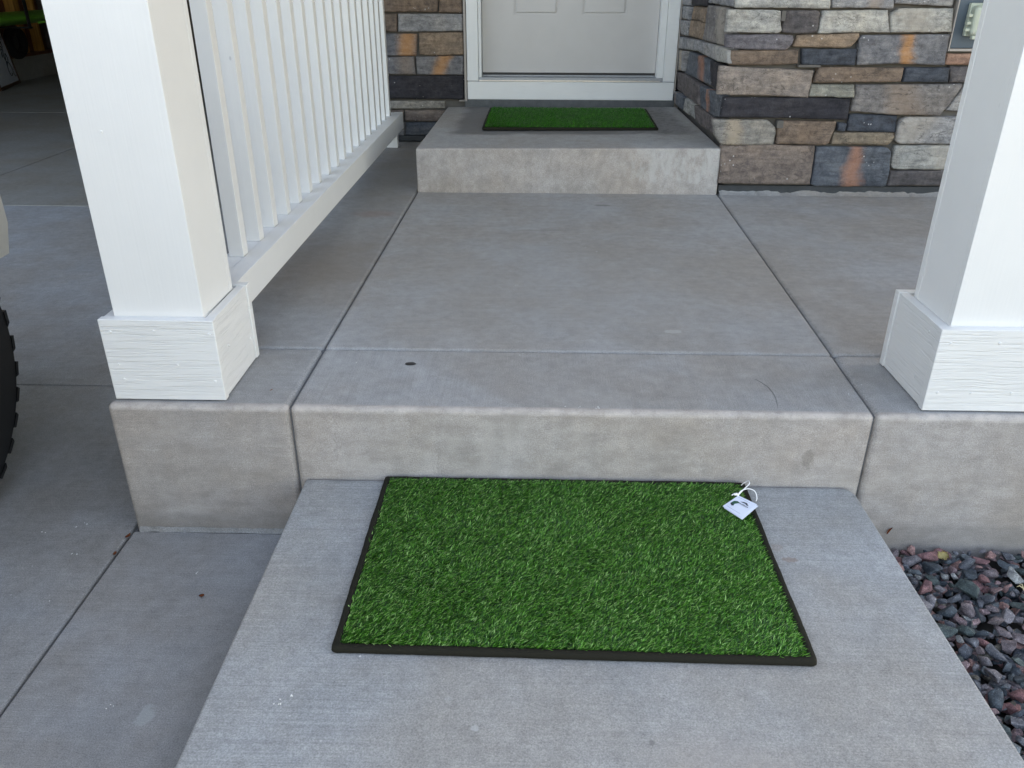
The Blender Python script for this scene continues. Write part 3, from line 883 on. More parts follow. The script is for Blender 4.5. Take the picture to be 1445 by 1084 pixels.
bm = bmesh.new(); bmesh.ops.create_uvsphere(bm, u_segments=8, v_segments=5, radius=.0022, matrix=Matrix.Translation((1.626, 1.8438, .624))); from_bm("screw", bm, M['silver'], oc)

# --- garage
gar = M['garage_floor']
gf = setting("garage_floor")
for (x0, x1, y0, y1) in ((-6.1, -3.355, 2.874, 6.2), (-3.349, -1.1, 2.874, 6.2), (-6.1, -3.355, 6.206, 9.6), (-3.349, -1.1, 6.206, 9.6)):
    prism("floor_panel", rect(x0, x1, y0, y1), -.44, -.3215, gar, gf, .003, 1)
prism("joint_bed", rect(-6.1, -1.1, 2.873, 9.6), -.45, -.33, M['groove'], gf)
hbox("stem_wall", -6.3, -6.1, 3.2, 9.6, -.4, -.075, gar)
hbox("sill_plate", -6.26, -6.12, 3.2, 9.6, -.074, -.040, M['sheath'])
hbox("garage_wall", -6.36, -6.24, 3.2, 9.6, -.39, 2.84, M['sheath'])
for y in (3.6, 4.006, 4.412, 4.82, 5.22, 5.63, 6.04, 6.44, 6.85, 7.26, 7.66, 8.07, 8.33, 8.90, 9.3):
    w = .11 if y == 8.90 else (.075 if y == 8.33 else .04)
    hbox("wall_stud", -6.239, -6.125, y, y + w, -.039, 2.8, M['stud'])
hbox("garage_wall", -6.3, -1.0, 9.6, 9.8, -.4, 2.84, M['darkwall'])
hbox("garage_wall", -1.1, -.905, 2.95, 9.6, -.4, 2.60, M['darkwall'])
hbox("garage_wall", -6.3, -1.0, 3.2, 9.6, 2.80, 2.848, M['darkwall'])
hbox("garage_wall", -7.0, -6.1, 2.90, 3.19, -.4, 2.60, M['cream'])
hbox("garage_header", -6.1, -1.1, 2.90, 3.19, 2.25, 2.60, M['cream'])
hbox("garage_jamb", -1.3, -1.1, 2.90, 2.949, -.32, 2.249, M['casing'])

# ------------------------------------------------------------------ porch posts
def post(x0, w, label):
    """x0 = outer left of the base box, w = its width"""
    t = thing("porch_post", label, "post", (x0 + w / 2, .14, 0), "white porch posts")
    B0, B1, HB = .0215, .2565, .1845
    th = .0195
    box("front_board", x0, x0 + w, B0, B0 + th, .003, HB, M['paint_grain'], t, .0018)
    box("back_board", x0, x0 + w, B1 - th, B1, .003, HB, M['paint_grain'], t, .0018)
    box("side_board", x0 + .003, x0 + .003 + th, B0 + th + .0008, B1 - th - .0008, .003, HB - .0012, M['paint_grain'], t, .0018)
    box("side_board", x0 + w - .003 - th, x0 + w - .003, B0 + th + .0008, B1 - th - .0008, .003, HB - .0012, M['paint_grain'], t, .0018)
    s0, s1 = x0 + .0255, x0 + w - .0255
    # shaft: four boards, front and back run over the edges of the sides
    box("shaft_board", s0, s1, .0425, .0605, .10, 2.36, M['paint'], t, .0012)
    box("shaft_board", s0, s1, .2015, .2195, .10, 2.36, M['paint'], t, .0012)
    box("shaft_board", s0 + .0005, s0 + .019, .061, .201, .10, 2.36, M['paint'], t, .0008)
    box("shaft_board", s1 - .019, s1 - .0005, .061, .201, .10, 2.36, M['paint'], t, .0008)
    bm = bmesh.new()
    a, b = s0, s1
    tube(bm, [(a - .001, .041, HB - .0045), (b + .001, .041, HB - .004), (b + .001, .221, HB - .0045), (a - .001, .221, HB - .004), (a - .001, .041, HB - .0045)], .0032, 6, False)
    from_bm("caulk_bead", bm, M['paint'], t, smooth=True)
    return t, x0, w
def nail(t, x, y, z, ny=-1, nx=0):
    bm = bmesh.new()
    c = bmesh.ops.create_cone(bm, cap_ends=True, segments=10, radius1=.0033, radius2=.0024, depth=.0022)
    rot = Matrix.Rotation(math.radians(90), 4, 'X') if ny else Matrix.Rotation(math.radians(90), 4, 'Y')
    bm.transform(Matrix.Translation((x, y, z)) @ rot)
    from_bm("nail_head", bm, M['paint'], t, smooth=False)
pl_, x0, w = post(-.8815, .2365, "white square post at the railing's near end, boxed base beside the driveway")
for fx, z in ((.09, .158), (.47, .160), (.95, .155), (.10, .085), (.62, .085), (.12, .05), (.93, .048)): nail(pl_, x0 + w * fx, .0207, z)
for y, z in ((.09, .10), (.22, .06)): nail(pl_, x0 + w - .0022, y, z, 0)
nail(pl_, -.80, .0420, .55); nail(pl_, -.70, .0420, .9)
pr_, x0, w = post(.8130, .2400, "white square post with boxed base above the rock bed, no railing attached")
for fx, z in ((.10, .045), (.38, .045), (.72, .046), (.10, .155), (.5, .157)): nail(pr_, x0 + w * fx, .0207, z)
for y, z in ((.075, .158), (.09, .05)): nail(pr_, x0 + .0025, y, z, 0)

# ------------------------------------------------------------------ railing
rail = thing("porch_railing", "white railing of square balusters running from the left post to the house", "railing", (-.75, .26, 0))
box("bottom_rail", -.7455, -.700, .2575, 3.03, .078, .1585, M['paint'], rail, .0018)
box("bottom_rail", -.8000, -.7465, .2575, 3.03, .078, .1565, M['paint'], rail, .0018)
box("top_rail", -.815, -.690, .2205, 3.08, .935, .972, M['paint'], rail, .003)
box("top_rail", -.775, -.730, .2205, 3.08, .86, .9345, M['paint'], rail, .002)
me = None
NB = 18
for k in range(NB):
    y = .5235 + .1392 * k
    if me is None:
        o = box("baluster", -.7858, -.7475, 0, .0375, .1568, .8595, M['paint'], None, .0015); me = o.data
        o.parent = rail
        me.transform(Matrix.Translation(-rail.location))
    else:
        o = bpy.data.objects.new("baluster", me); link(o, rail)
    o.location = (random.uniform(-.0012, .0012), y, 0)
box("foot_block", -.772, -.712, 2.872, 2.91, 0.001, .0775, M['paint'], rail, .002)
bm = bmesh.new(); tube(bm, [(-.80, 2.985, .03), (-.70, 2.985, .03)], .001, 4); bm.free()

# ------------------------------------------------------------------ turf mats
def turf_mat_thing(label, corners, zb, n, mat, mat_len, lean, seed, group, hw=.0006, th=.0125):
    """corners: front left, front right, back right, back left"""
    r = np.random.default_rng(seed)
    c = np.array(corners, float)
    t = thing("grass_mat", label, "doormat", (float(c[:, 0].mean()), float(c[:, 1].mean()), zb), group)
    cv = [Vector((x, y, 0)) for x, y in corners]
    ctr = sum(cv, Vector()) / 4
    def inset(k):
        out = []
        for i in range(4):
            a, b, d = cv[i - 1], cv[i], cv[(i + 1) % 4]
            e1 = (a - b).normalized(); e2 = (d - b).normalized()
            out.append(b + (e1 + e2) * k)
        return out
    inn = inset(.0135)
    prism("backing", [(v.x, v.y) for v in inn], zb + .0012, zb + th * .62, M['thatch'], t)
    # cloth binding: rolled profile round the rim
    bm = bmesh.new()
    loop = []
    def rounded(k, rad, m=5):
        pts = []
        q = inset(k)
        for i in range(4):
            b = q[i]; e1 = (q[i - 1] - b).normalized(); e2 = (q[(i + 1) % 4] - b).normalized()
            for s in range(m + 1):
                f = s / m
                p = b + e1 * rad * (1 - f) ** 2 + e2 * rad * f ** 2
                pts.append(p)
            nxt = q[(i + 1) % 4]
            L = (nxt - b).length
            for s in range(1, 40):
                f = rad / L + (1 - 2 * rad / L) * s / 40
                pts.append(b.lerp(nxt, f))
        return pts
    prof = [(0.0015, .001), (0., .004), (.001, th * .85), (.0035, th), (.010, th * 1.0), (.0145, th * .82), (.015, .002)]
    rings = []
    for k, z in prof:
        ring = []
        for p in rounded(k, .008):
            wv = .0011 * noise.noise(Vector((p.x * 20, p.y * 20, seed + k * 60))) + .0005 * noise.noise(Vector((p.x * 90, p.y * 90, 2)))
            d = (p - ctr).normalized()
            ring.append(bm.verts.new((p.x + d.x * wv, p.y + d.y * wv, zb + z + (wv * .7 if z > .003 else 0))))
        rings.append(ring)
    m = len(rings[0])
    for a, b in zip(rings, rings[1:]):
        for i in range(m): bm.faces.new((a[i], a[(i + 1) % m], b[(i + 1) % m], b[i]))
    from_bm("edge_binding", bm, M['binding'], t, smooth=True)
    # blades
    uu, vv = r.random(n), r.random(n)
    q = np.array([[v.x, v.y] for v in inn])
    P = (q[0] * ((1 - uu) * (1 - vv))[:, None] + q[1] * (uu * (1 - vv))[:, None] + q[2] * (uu * vv)[:, None] + q[3] * ((1 - uu) * vv)[:, None])
    P = P + np.array([-.0045, -.002]) * (0.5 + uu[:, None])
    # rows of stitches: gather blades into tufts
    pitch = .0052
    cell = np.round(P / pitch)
    P = cell * pitch + (P - cell * pitch) * .75
    key = (cell[:, 0] * 131 + cell[:, 1] * 17).astype(int)
    tr = np.random.default_rng(5).random((4096, 3))[np.abs(key) % 4096]
    low = np.array([noise.noise(Vector((x * 9, y * 9, seed))) for x, y in P[::1]]) if n < 150000 else np.zeros(n)
    ang = lean + r.normal(0, .45, n) + (tr[:, 0] - .5) * .8 + low * .5
    ln = mat_len * (r.uniform(.7, 1.18, n)) * (1 + .12 * (tr[:, 1] - .5))
    out = np.clip(r.normal(1.0, .18, n) + (tr[:, 2] - .5) * .25, .1, 1.25)      # tilt from vertical, radians
    dx, dy = np.cos(ang), np.sin(ang)
    h1 = np.stack([dx * np.sin(out * .55), dy * np.sin(out * .55), np.cos(out * .55)], 1)
    h2 = np.stack([dx * np.sin(out * 1.25), dy * np.sin(out * 1.25), np.cos(out * 1.25)], 1)
    wa = r.uniform(0, math.pi, n)
    side0 = np.stack([-dy, dx, np.zeros(n)], 1) * (.75) + np.stack([np.cos(wa), np.sin(wa), np.zeros(n)], 1) * .5
    side0 /= np.linalg.norm(side0, axis=1)[:, None]
    wdt = hw * r.uniform(.75, 1.35, n)[:, None]
    z0 = zb + th * .55
    B = np.concatenate([P, np.full((n, 1), z0)], 1)
    m1 = B + h1 * (ln * .5)[:, None]
    m2 = m1 + h2 * (ln * .3)[:, None]
    tip = m2 + h2 * (ln * .22)[:, None]
    V = np.stack([B - side0 * wdt, B + side0 * wdt, m1 - side0 * wdt, m1 + side0 * wdt, m2 - side0 * wdt * .75, m2 + side0 * wdt * .75, tip], 1).reshape(-1, 3)
    V -= np.array(t.location)[None, :]
    idx = np.arange(n)[:, None] * 7
    quads = np.concatenate([idx + np.array([[0, 1, 3, 2]]), idx + np.array([[2, 3, 5, 4]])], 0)
    tris = idx + np.array([[4, 5, 6]])
    me = bpy.data.meshes.new("turf")
    nl = quads.size + tris.size
    me.vertices.add(len(V)); me.vertices.foreach_set("co", V.astype(np.float32).ravel())
    me.loops.add(nl); me.loops.foreach_set("vertex_index", np.concatenate([quads.ravel(), tris.ravel()]).astype(np.int32))
    npoly = len(quads) + len(tris)
    st = np.concatenate([np.arange(len(quads)) * 4, len(quads) * 4 + np.arange(len(tris)) * 3]).astype(np.int32)
    me.polygons.add(npoly); me.polygons.foreach_set("loop_start", st)
    me.update(calc_edges=True); me.validate()
    me.materials.append(mat)
    o = bpy.data.objects.new("turf", me); link(o, t); o["kind"] = "stuff"
    return t

turf_mat_thing("bright green artificial grass mat with dark cloth edge and white tag, on the walkway", [(-.319, -.5135), (.4625, -.5215), (.463, -.006), (-.315, -.004)], -.1745,
               148000, M['turf'], .0138, .40, 3, "artificial grass mats")
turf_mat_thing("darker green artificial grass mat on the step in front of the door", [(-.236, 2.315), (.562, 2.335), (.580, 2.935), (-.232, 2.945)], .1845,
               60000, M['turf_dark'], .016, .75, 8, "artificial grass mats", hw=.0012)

# ------------------------------------------------------------------ hang tag on the near mat
tg = thing("hang_tag", "small white square double card with green and black logo, looped to the mat corner", "tag", (.427, -.115, -.157))
def card(z, dx, dy, name="card"):
    pts = [(.3925 + dx, -.1122 + dy), (.4206 + dx, -.1525 + dy), (.4616 + dx, -.1101 + dy), (.4315 + dx, -.0782 + dy)]
    zz = [z + .06 * (x - .4267) + .03 * (y + .113) for x, y in pts]
    bm = bmesh.new()
    a = [bm.verts.new((x, y, h)) for (x, y), h in zip(pts, zz)]
    b = [bm.verts.new((x, y, h - .0006)) for (x, y), h in zip(pts, zz)]
    bm.faces.new(a); bm.faces.new(b[::-1])
    for i in range(4): bm.faces.new((a[i], b[i], b[(i + 1) % 4], a[(i + 1) % 4]))
    o = from_bm(name, bm, M['card'], tg)
    return [Vector((x, y, h)) for (x, y), h in zip(pts, zz)], o
card(-.1512, .0015, -.0040)
cq, top_card = card(-.1500, 0, 0)
def on_card(u, v, h=.0006):     # u along the left -> top edge, v along the left -> front edge
    L, F_, R_, T_ = cq
    p = L * (1 - u) * (1 - v) + T_ * u * (1 - v) + R_ * u * v + F_ * (1 - u) * v
    return p + Vector((0, 0, h))
def print_poly(name, uv, mat, h=.0006):
    bm = bmesh.new(); bm.faces.new([bm.verts.new(on_card(u, v, h)) for u, v in uv]); from_bm(name, bm, mat, top_card)
# coordinates in the card: s runs left to right in reading direction, t from top to bottom
def rd(s, t_): return (.5 + (t_ - .5) * -1.0 * .5 + (s - .5) * .5 + .0, .5 + (s - .5) * .5 + (t_ - .5) * .5)
def cardpt(s, t_):
    # edges: top edge runs T->R (reading direction), left edge runs T->L
    return (1 - t_, s)
for a, b, c, d in ((.10, .14, .12, .60), (.08, .88, .105, .58)):
    pass
print_poly("printed_line", [cardpt(.06, .10), cardpt(.70, .10), cardpt(.70, .115), cardpt(.06, .115)], M['ink_pale'])
print_poly("printed_line", [cardpt(.10, .86), cardpt(.82, .86), cardpt(.82, .875), cardpt(.10, .875)], M['ink_pale'])
print_poly("printed_logo", [cardpt(.12, .42), cardpt(.24, .34), cardpt(.36, .36), cardpt(.34, .44), cardpt(.26, .56), cardpt(.30, .66), cardpt(.22, .70), cardpt(.10, .60)], M['ink_green'])
print_poly("printed_logo", [cardpt(.10, .58), cardpt(.16, .60), cardpt(.31, .67), cardpt(.24, .72), cardpt(.12, .66)], M['ink_dark'], .0009)
print_poly("printed_logo", [cardpt(.34, .30), cardpt(.48, .22), cardpt(.64, .20), cardpt(.72, .26), cardpt(.80, .30), cardpt(.70, .32), cardpt(.60, .27), cardpt(.48, .28)], M['ink_dark'])
sk = random.Random(4)
for k in range(9):              # a line of lettering too small to read
    s0 = .36 + .055 * k
    hgt = sk.uniform(.05, .085)
    print_poly("printed_letter", [cardpt(s0, .42 - hgt), cardpt(s0 + .018, .42 - hgt), cardpt(s0 + .022, .43), cardpt(s0, .43)], M['ink_dark'])
    print_poly("printed_letter", [cardpt(s0 + .018, .39 + sk.uniform(-.02, .02)), cardpt(s0 + .040, .38), cardpt(s0 + .042, .40), cardpt(s0 + .018, .41)], M['ink_dark'], .0009)
def curve_pts(P, n=14):
    out = []
    P = [Vector(p) for p in P]
    Q = [P[0]] + P + [P[-1]]
    for i in range(1, len(Q) - 2):
        for k in range(n):
            t = k / n
            a, b, c, d = Q[i - 1], Q[i], Q[i + 1], Q[i + 2]
            out.append(.5 * ((2 * b) + (c - a) * t + (2 * a - 5 * b + 4 * c - d) * t * t + (3 * b - a - 3 * c + d) * t ** 3))
    out.append(P[-1])
    return out
bm = bmesh.new(); tube(bm, curve_pts([(.4300, -.0800, -.147), (.4440, -.0640, -.144), (.4600, -.0460, -.141), (.4610, -.0340, -.142), (.4540, -.0290, -.150), (.4500, -.026, -.158)]), .0012, 8)
from_bm("string", bm, M['string'], tg, smooth=True)
bm = bmesh.new(); tube(bm, curve_pts([(.4290, -.0800, -.147), (.4380, -.0720, -.141), (.4540, -.0660, -.140), (.4670, -.0680, -.145), (.4705, -.0760, -.155), (.4690, -.079, -.162)]), .0011, 8)
from_bm("string", bm, M['string'], tg, smooth=True)
bm = bmesh.new()
for k in range(7):
    a = k * .9; bmesh.ops.create_uvsphere(bm, u_segments=8, v_segments=6, radius=.0020, matrix=Matrix.Translation((.4265 + .0050 * math.cos(a) * (k / 7 + .3), -.0780 + .0018 * math.sin(a), -.1465 + .0012 * math.sin(2 * a))))
tube(bm, curve_pts([(.4300, -.0795, -.147), (.424, -.077, -.145), (.4175, -.0790, -.148)]), .0012, 6)
from_bm("string_knot", bm, M['string'], tg, smooth=True)

# ------------------------------------------------------------------ rock bed
bed = prism("rock_bed", [(.72, -9.0), (3.4, -9.0), (3.4, .005), (.70, .005)], -.45, -.365, M['earth'])
tag(bed, kind='structure')
def rock_mesh(seed):
    r = random.Random(seed)
    bm = bmesh.new()
    ax = (1.0, r.uniform(.58, .85), r.uniform(.42, .68))
    for k in range(r.randint(10, 15)):
        v = Vector((r.gauss(0, 1), r.gauss(0, 1), r.gauss(0, 1))).normalized() * r.uniform(.85, 1.05)
        m = max(abs(v.x), abs(v.y), abs(v.z)); v = v * (.55 + .45 / m)         # towards a block
        bm.verts.new((v.x * ax[0] * .72, v.y * ax[1] * .72, v.z * ax[2] * .72))
    res = bmesh.ops.convex_hull(bm, input=bm.verts[:])
    bmesh.ops.delete(bm, geom=list({g for g in list(res['geom_interior']) + list(res['geom_unused']) if isinstance(g, bmesh.types.BMVert)}), context='VERTS')
    bmesh.ops.dissolve_limit(bm, angle_limit=.25, verts=bm.verts[:], edges=bm.edges[:])
    bm_bevel(bm, .045, 1)
    bmesh.ops.triangulate(bm, faces=[f for f in bm.faces if len(f.verts) > 4])
    for v in bm.verts:
        v.co += v.normal * (.05 * noise.noise(v.co * 3.0 + Vector((seed, 0, 0))))
    bmesh.ops.recalc_face_normals(bm, faces=bm.faces[:])
    me = bpy.data.meshes.new("rock")
    bm.to_mesh(me); bm.free()
    me.polygons.foreach_set("use_smooth", [True] * len(me.polygons))
    try: me.set_sharp_from_angle(angle=math.radians(32))
    except Exception: pass
    me.materials.append(M['rock'])
    return me
rocks = [rock_mesh(k) for k in range(16)]
rr = random.Random(21)
def edge_x(y): return .693 + (-y / 1.75) * .02 if y > -1.75 else .713
placed = []
def try_place(x, y, rad, mind, pool):
    for (a, b, c) in pool:
        if (a - x) ** 2 + (b - y) ** 2 < ((c + rad) * mind) ** 2: return False
    return True
cand = []
pool = []
tries = 0
while len(pool) < 292 and tries < 60000:          # the top layer, biggest first, inside the strip the picture shows
    tries += 1
    f = len(pool) / 292
    rad = rr.uniform(.0185, .0275) if f < .22 else (rr.uniform(.0135, .0185) if f < .5 else rr.uniform(.0085, .013))
    y = rr.uniform(-.60, -.008 - rad * .6)
    x = rr.uniform(edge_x(y) + rad * .75, 1.24)
    if x > 1.14 + (y + .05) * .62 + .03: continue
    if try_place(x, y, rad, .80, pool): pool.append((x, y, rad))
for (x, y, rad) in pool:
    o = bpy.data.objects.new("rock", rr.choice(rocks)); link(o, bed)
    s = rad * rr.uniform(1.25, 1.5)
    o.scale = (s, s * rr.uniform(.85, 1.1), s * rr.uniform(.8, 1.05))
    o.rotation_euler = (rr.uniform(-.55, .55), rr.uniform(-.55, .55), rr.uniform(0, 6.28))
    o.location = (x, y, -.330 + rr.uniform(-.007, .006) + (.0165 - rad) * -.35)
# everything below and beyond: one mass
vs, fs = [], []
def add_rock(x, y, z, s):
    me = rr.choice(rocks)
    R = Matrix.Translation((x, y, z)) @ Matrix.Rotation(rr.uniform(0, 6.28), 4, 'Z') @ Matrix.Rotation(rr.uniform(-.7, .7), 4, 'X') @ Matrix.Rotation(rr.uniform(-.7, .7), 4, 'Y') @ Matrix.Scale(s, 4)
    b = len(vs)
    vs.extend([tuple(R @ v.co) for v in me.vertices])
    fs.extend([tuple(b + i for i in p.vertices) for p in me.polygons])
for k in range(900):
    y = rr.uniform(-.64, -.012); x = rr.uniform(edge_x(y) + .012, 1.28)
    add_rock(x, y, -.348 + rr.uniform(-.006, .004), rr.uniform(.018, .030))
pool2 = []
for k in range(1500):
    y = rr.uniform(-3.4, -.02); x = rr.uniform(edge_x(y) + .02, 3.3)
    if y > -.62 and x < 1.20: continue
    add_rock(x, y, -.342 + rr.uniform(-.012, .006), rr.uniform(.024, .042))
me = bpy.data.meshes.new("rock_fill"); me.from_pydata(vs, [], fs); me.materials.append(M['rock_fill'])
me.polygons.foreach_set("use_smooth", [True] * len(me.polygons))
try: me.set_sharp_from_angle(angle=math.radians(32))
except Exception: pass
o = bpy.data.objects.new("rock_fill", me); link(o, bed); o["kind"] = "stuff"

# ------------------------------------------------------------------ small litter
def leaf(name, label, cat, loc, L, W, mat, rz, curl=.3, lobes=0, group=None, pitch=0., roll=0.):
    bm = bmesh.new()
    n = 9; cols = []
    for i in range(n):
        f = i / (n - 1)
        w = W * .5 * math.sin(math.pi * (.06 + .9 * f)) ** .8
        if lobes: w *= 1 + .35 * math.sin(f * lobes * math.pi * 2)
        row = []
        for j in (-1, -.5, 0, .5, 1):
            x = (f - .5) * L
            row.append(bm.verts.new((x, j * w, curl * W * (j * j) * .5 + curl * L * .25 * (2 * f - 1) ** 2)))
        cols.append(row)
    for a, b in zip(cols, cols[1:]):
        for j in range(4): bm.faces.new((a[j], b[j], b[j + 1], a[j + 1]))
    me_rot = Matrix.Rotation(rz, 4, 'Z') @ Matrix.Rotation(pitch, 4, 'Y') @ Matrix.Rotation(roll, 4, 'X')
    bmesh.ops.solidify(bm, geom=bm.faces[:], thickness=.0004)
    bm.transform(me_rot)
    o = from_bm(name, bm, mat, None, smooth=True)
    o.location = loc
    return tag(o, label, cat, group)
leaf("dry_leaf", "tiny rust brown curled leaf alone on the driveway strip by the walkway", "leaf", (-.6635, -.2186, -.3208), .010, .009, M['leaf_brown'], .4, .5)
leaf("dry_leaf", "rust red leaf scrap wedged in the joint at the porch corner", "leaf", (-.8995, -.030, -.319), .016, .008, M['leaf_brown'], 1.3, .6)
leaf("dry_leaf", "dark red leaf scrap lower down the driveway joint", "leaf", (-.9015, -.091, -.320), .012, .007, M['leaf_brown'], 1.6, .6)
leaf("dry_leaf", "thin curved red brown leaf stuck on the porch face above the rocks", "leaf", (.7966, -.0022, -.2848), .020, .005, M['leaf_brown'], 0, .7, 0, None, -1.1, 1.4)
leaf("dry_leaf", "tiny brown leaf crumb on the porch beside the left post", "leaf", (-.5654, .0771, .0012), .009, .003, M['leaf_brown'], 1.1, .2)
leaf("yellow_leaf", "ragged pale yellow leaf lying on the rocks near the porch face", "leaf", (.892, -.062, -.309), .030, .022, M['leaf_yellow'], .5, .4, 3, None, 0, .35)
bm = bmesh.new()
for a in (0.3, 1.5, 2.6, -2.2): tube(bm, [(0, 0, 0), (.008 * math.cos(a), .008 * math.sin(a), .004), (.013 * math.cos(a + .3), .013 * math.sin(a + .3), .002)], [.0012, .0012, .0004], 5)
tube(bm, [(0, 0, 0), (.018, -.006, .003), (.034, -.016, 0)], [.001, .001, .0006], 5)
o = from_bm("dry_stalk", bm, M['leaf_pale']); o.location = (1.01, -.165, -.306)
tag(o, "small pale branched dry stalk lying across the rocks", "dry stalk")
# chip hole and fine crack in the front band of the porch
bm = bmesh.new()
n = 16; ctr = bm.verts.new((0, 0, .0014)); ringv = []
for k in range(n):
    a = 2 * math.pi * k / n; r_ = 1 + .22 * noise.noise(Vector((math.cos(a) * 1.5, math.sin(a) * 1.5, 4)))
    ringv.append(bm.verts.new((.0125 * r_ * math.cos(a), .0095 * r_ * math.sin(a), .0009)))
for k in range(n): bm.faces.new((ctr, ringv[k], ringv[(k + 1) % n]))
o = from_bm("tar_spot", bm, M['tar'], smooth=True); o.location = (-.2814, .2202, .0004)
tag(o, "small round black gum spot on the porch front band", "gum spot")
bm = bmesh.new(); cp = curve_pts([(.503, .166, .0004), (.521, .130, .0004), (.526, .085, .0004), (.519, .030, .0004)], 10)
cp = [p + Vector((.0008 * noise.noise(p * 60), 0, 0)) for p in cp]
tube(bm, cp, [.0004 * (.4 + .6 * math.sin(math.pi * (i + .5) / len(cp))) for i in range(len(cp))], 5)
o = from_bm("hair_crack", bm, M['tar'], porch)
fl = bmesh.new()
fr = random.Random(3)
spots = [(-.3762, -.6052, -.1745), (-.3738, -.6213, -.1745), (-.265, -.5227, -.1745), (-.358, -.604, -.1745), (.08, .021, .0), (.105, .018, .0), (.14, .019, 0.), (.69, .10, 0), (-.41, .22, .0), (-.02, .28, 0),
         (.17, 1.15, 0), (.21, 1.10, 0), (-.1, .75, 0), (-.05, .77, 0), (-1.02, .02, -.3215), (-1.04, .0, -.3215), (-.99, -.09, -.3215), (-1.1, -.02, -.3215), (-.97, -.24, -.3215), (-.70, -.145, -.3225), (-.72, -.5, -.3225), (.74, .14, .0)]
for (x, y, z) in spots:
    for k in range(fr.randint(1, 3)):
        bmesh.ops.create_icosphere(fl, subdivisions=1, radius=1, matrix=Matrix.Translation((x + fr.uniform(-.008, .008), y + fr.uniform(-.005, .005), z + .0009)) @ Matrix.Rotation(fr.uniform(0, 3), 4, 'Z') @ Matrix.Diagonal((fr.uniform(.0008, .003), fr.uniform(.0006, .0014), .0006, 1)))
tag(from_bm("white_debris", fl, M['speck']), "tiny white paint flecks scattered over the concrete", "flecks", kind="stuff")

# ------------------------------------------------------------------ the vehicle on the driveway
GZ = -.322
car = thing("parked_car", "pale grey off-road car at the photo's left edge, knobby black front tyre showing", "car", (-2.15, -1.6, GZ))
R_ = .38
def wheel(xo, yc, sgn):
    """xo = outer face x, sgn = +1 when the outer face looks to +x"""
    zc = GZ + R_
    w = bpy.data.objects.new("wheel", None); w.empty_display_size = .05
    link(w, car); w.location = Vector((xo, yc, zc)) - car.location
    bm = bmesh.new()
    N = 72
    prof = [(-.245, R_ - .17), (-.25, R_ - .10), (-.245, R_ - .024), (-.225, R_ - .008), (-.20, R_ - .007), (-.045, R_ - .007), (-.020, R_ - .008), (-.002, R_ - .020), (.004, R_ - .10), (-.008, R_ - .17)]
    rings = []
    for k in range(N):
        a = 2 * math.pi * k / N
        rings.append([bm.verts.new((px * sgn, pr * math.cos(a), pr * math.sin(a))) for px, pr in prof])
    for k in range(N):
        A, B = rings[k], rings[(k + 1) % N]
        for i in range(len(prof) - 1): bm.faces.new((A[i], A[i + 1], B[i + 1], B[i]))
    for k in range(36):        # tread blocks
        a0 = 2 * math.pi * k / 36
        for (xa_, xb_, off, da) in ((-.060, .002, 0., .105), (-.118, -.066, .09, .11), (-.180, -.124, 0.03, .11), (-.248, -.186, .08, .105)):
            a = a0 + off
            vs_ = []
            for (px, aa, pr) in ((xa_, a, R_ - .016), (xb_, a, R_ - .024 if xb_ > -.01 else R_ - .016), (xb_, a + da, R_ - .022 if xb_ > -.01 else R_ - .016), (xa_, a + da, R_ - .016),
                                 (xa_, a + .01, R_), (xb_ - .006, a + .01, R_ - .006), (xb_ - .006, a + da - .01, R_ - .004), (xa_, a + da - .01, R_)):
                vs_.append(bm.verts.new((px * sgn, pr * math.cos(aa), pr * math.sin(aa))))
            for f in ((0, 1, 5, 4), (1, 2, 6, 5), (2, 3, 7, 6), (3, 0, 4, 7), (4, 5, 6, 7)): bm.faces.new([vs_[i] for i in f])
    bmesh.ops.recalc_face_normals(bm, faces=bm.faces[:])
    me = bpy.data.meshes.new("tyre"); bm.to_mesh(me); bm.free(); me.materials.append(M['rubber'])
    o = bpy.data.objects.new("tyre", me); link(o, w)
    bm = bmesh.new()
    c = bmesh.ops.create_cone(bm, cap_ends=True, segments=36, radius1=R_ - .165, radius2=R_ - .165, depth=.20, matrix=Matrix.Translation((-.115 * sgn, 0, 0)) @ Matrix.Rotation(math.pi / 2, 4, 'Y'))
    bmesh.ops.create_cone(bm, cap_ends=True, segments=20, radius1=.06, radius2=.05, depth=.03, matrix=Matrix.Translation((-.004 * sgn, 0, 0)) @ Matrix.Rotation(math.pi / 2 * sgn, 4, 'Y'))
    for k in range(5):
        a = 2 * math.pi * k / 5
        r = bmesh.ops.create_cube(bm, size=1, matrix=Matrix.Rotation(a, 4, 'X') @ Matrix.Translation((-.008 * sgn, .125, 0)) @ Matrix.Diagonal((.02, .15, .05, 1)))
    me = bpy.data.meshes.new("rim"); bmesh.ops.recalc_face_normals(bm, faces=bm.faces[:]); bm.to_mesh(me); bm.free(); me.materials.append(M['car_trim'])
    o = bpy.data.objects.new("rim", me); link(o, w)
wheel(-1.25, -.08, 1); wheel(-1.25, -2.72, 1); wheel(-3.06, -.08, -1); wheel(-3.06, -2.72, -1)
def arch(yc, r, n=12, flip=False):
    z = GZ + R_
    return [(yc + r * math.cos(math.pi * k / n), z + r * math.sin(math.pi * k / n)) for k in range(n + 1)]
side = [(-3.55, .02), (-3.58, .75), (-3.5, .80), (-.95, .82), (-.8, .80), (.30, .74), (.46, .66), (.50, .40), (.50, .16)]
side += [(.36, .14)] + arch(-.08, .45)[0:] + [(-.56, .06), (-2.22, .06)] + arch(-2.72, .45) + [(-3.2, .02)]
bm = bmesh.new()
A, B = [], []
for (y, z) in side:
    tp = .16 * max(0, (y - .30) / .2)
    A.append(bm.verts.new((-1.262 - tp, y, z + .02))); B.append(bm.verts.new((-3.048 + tp, y, z + .02)))
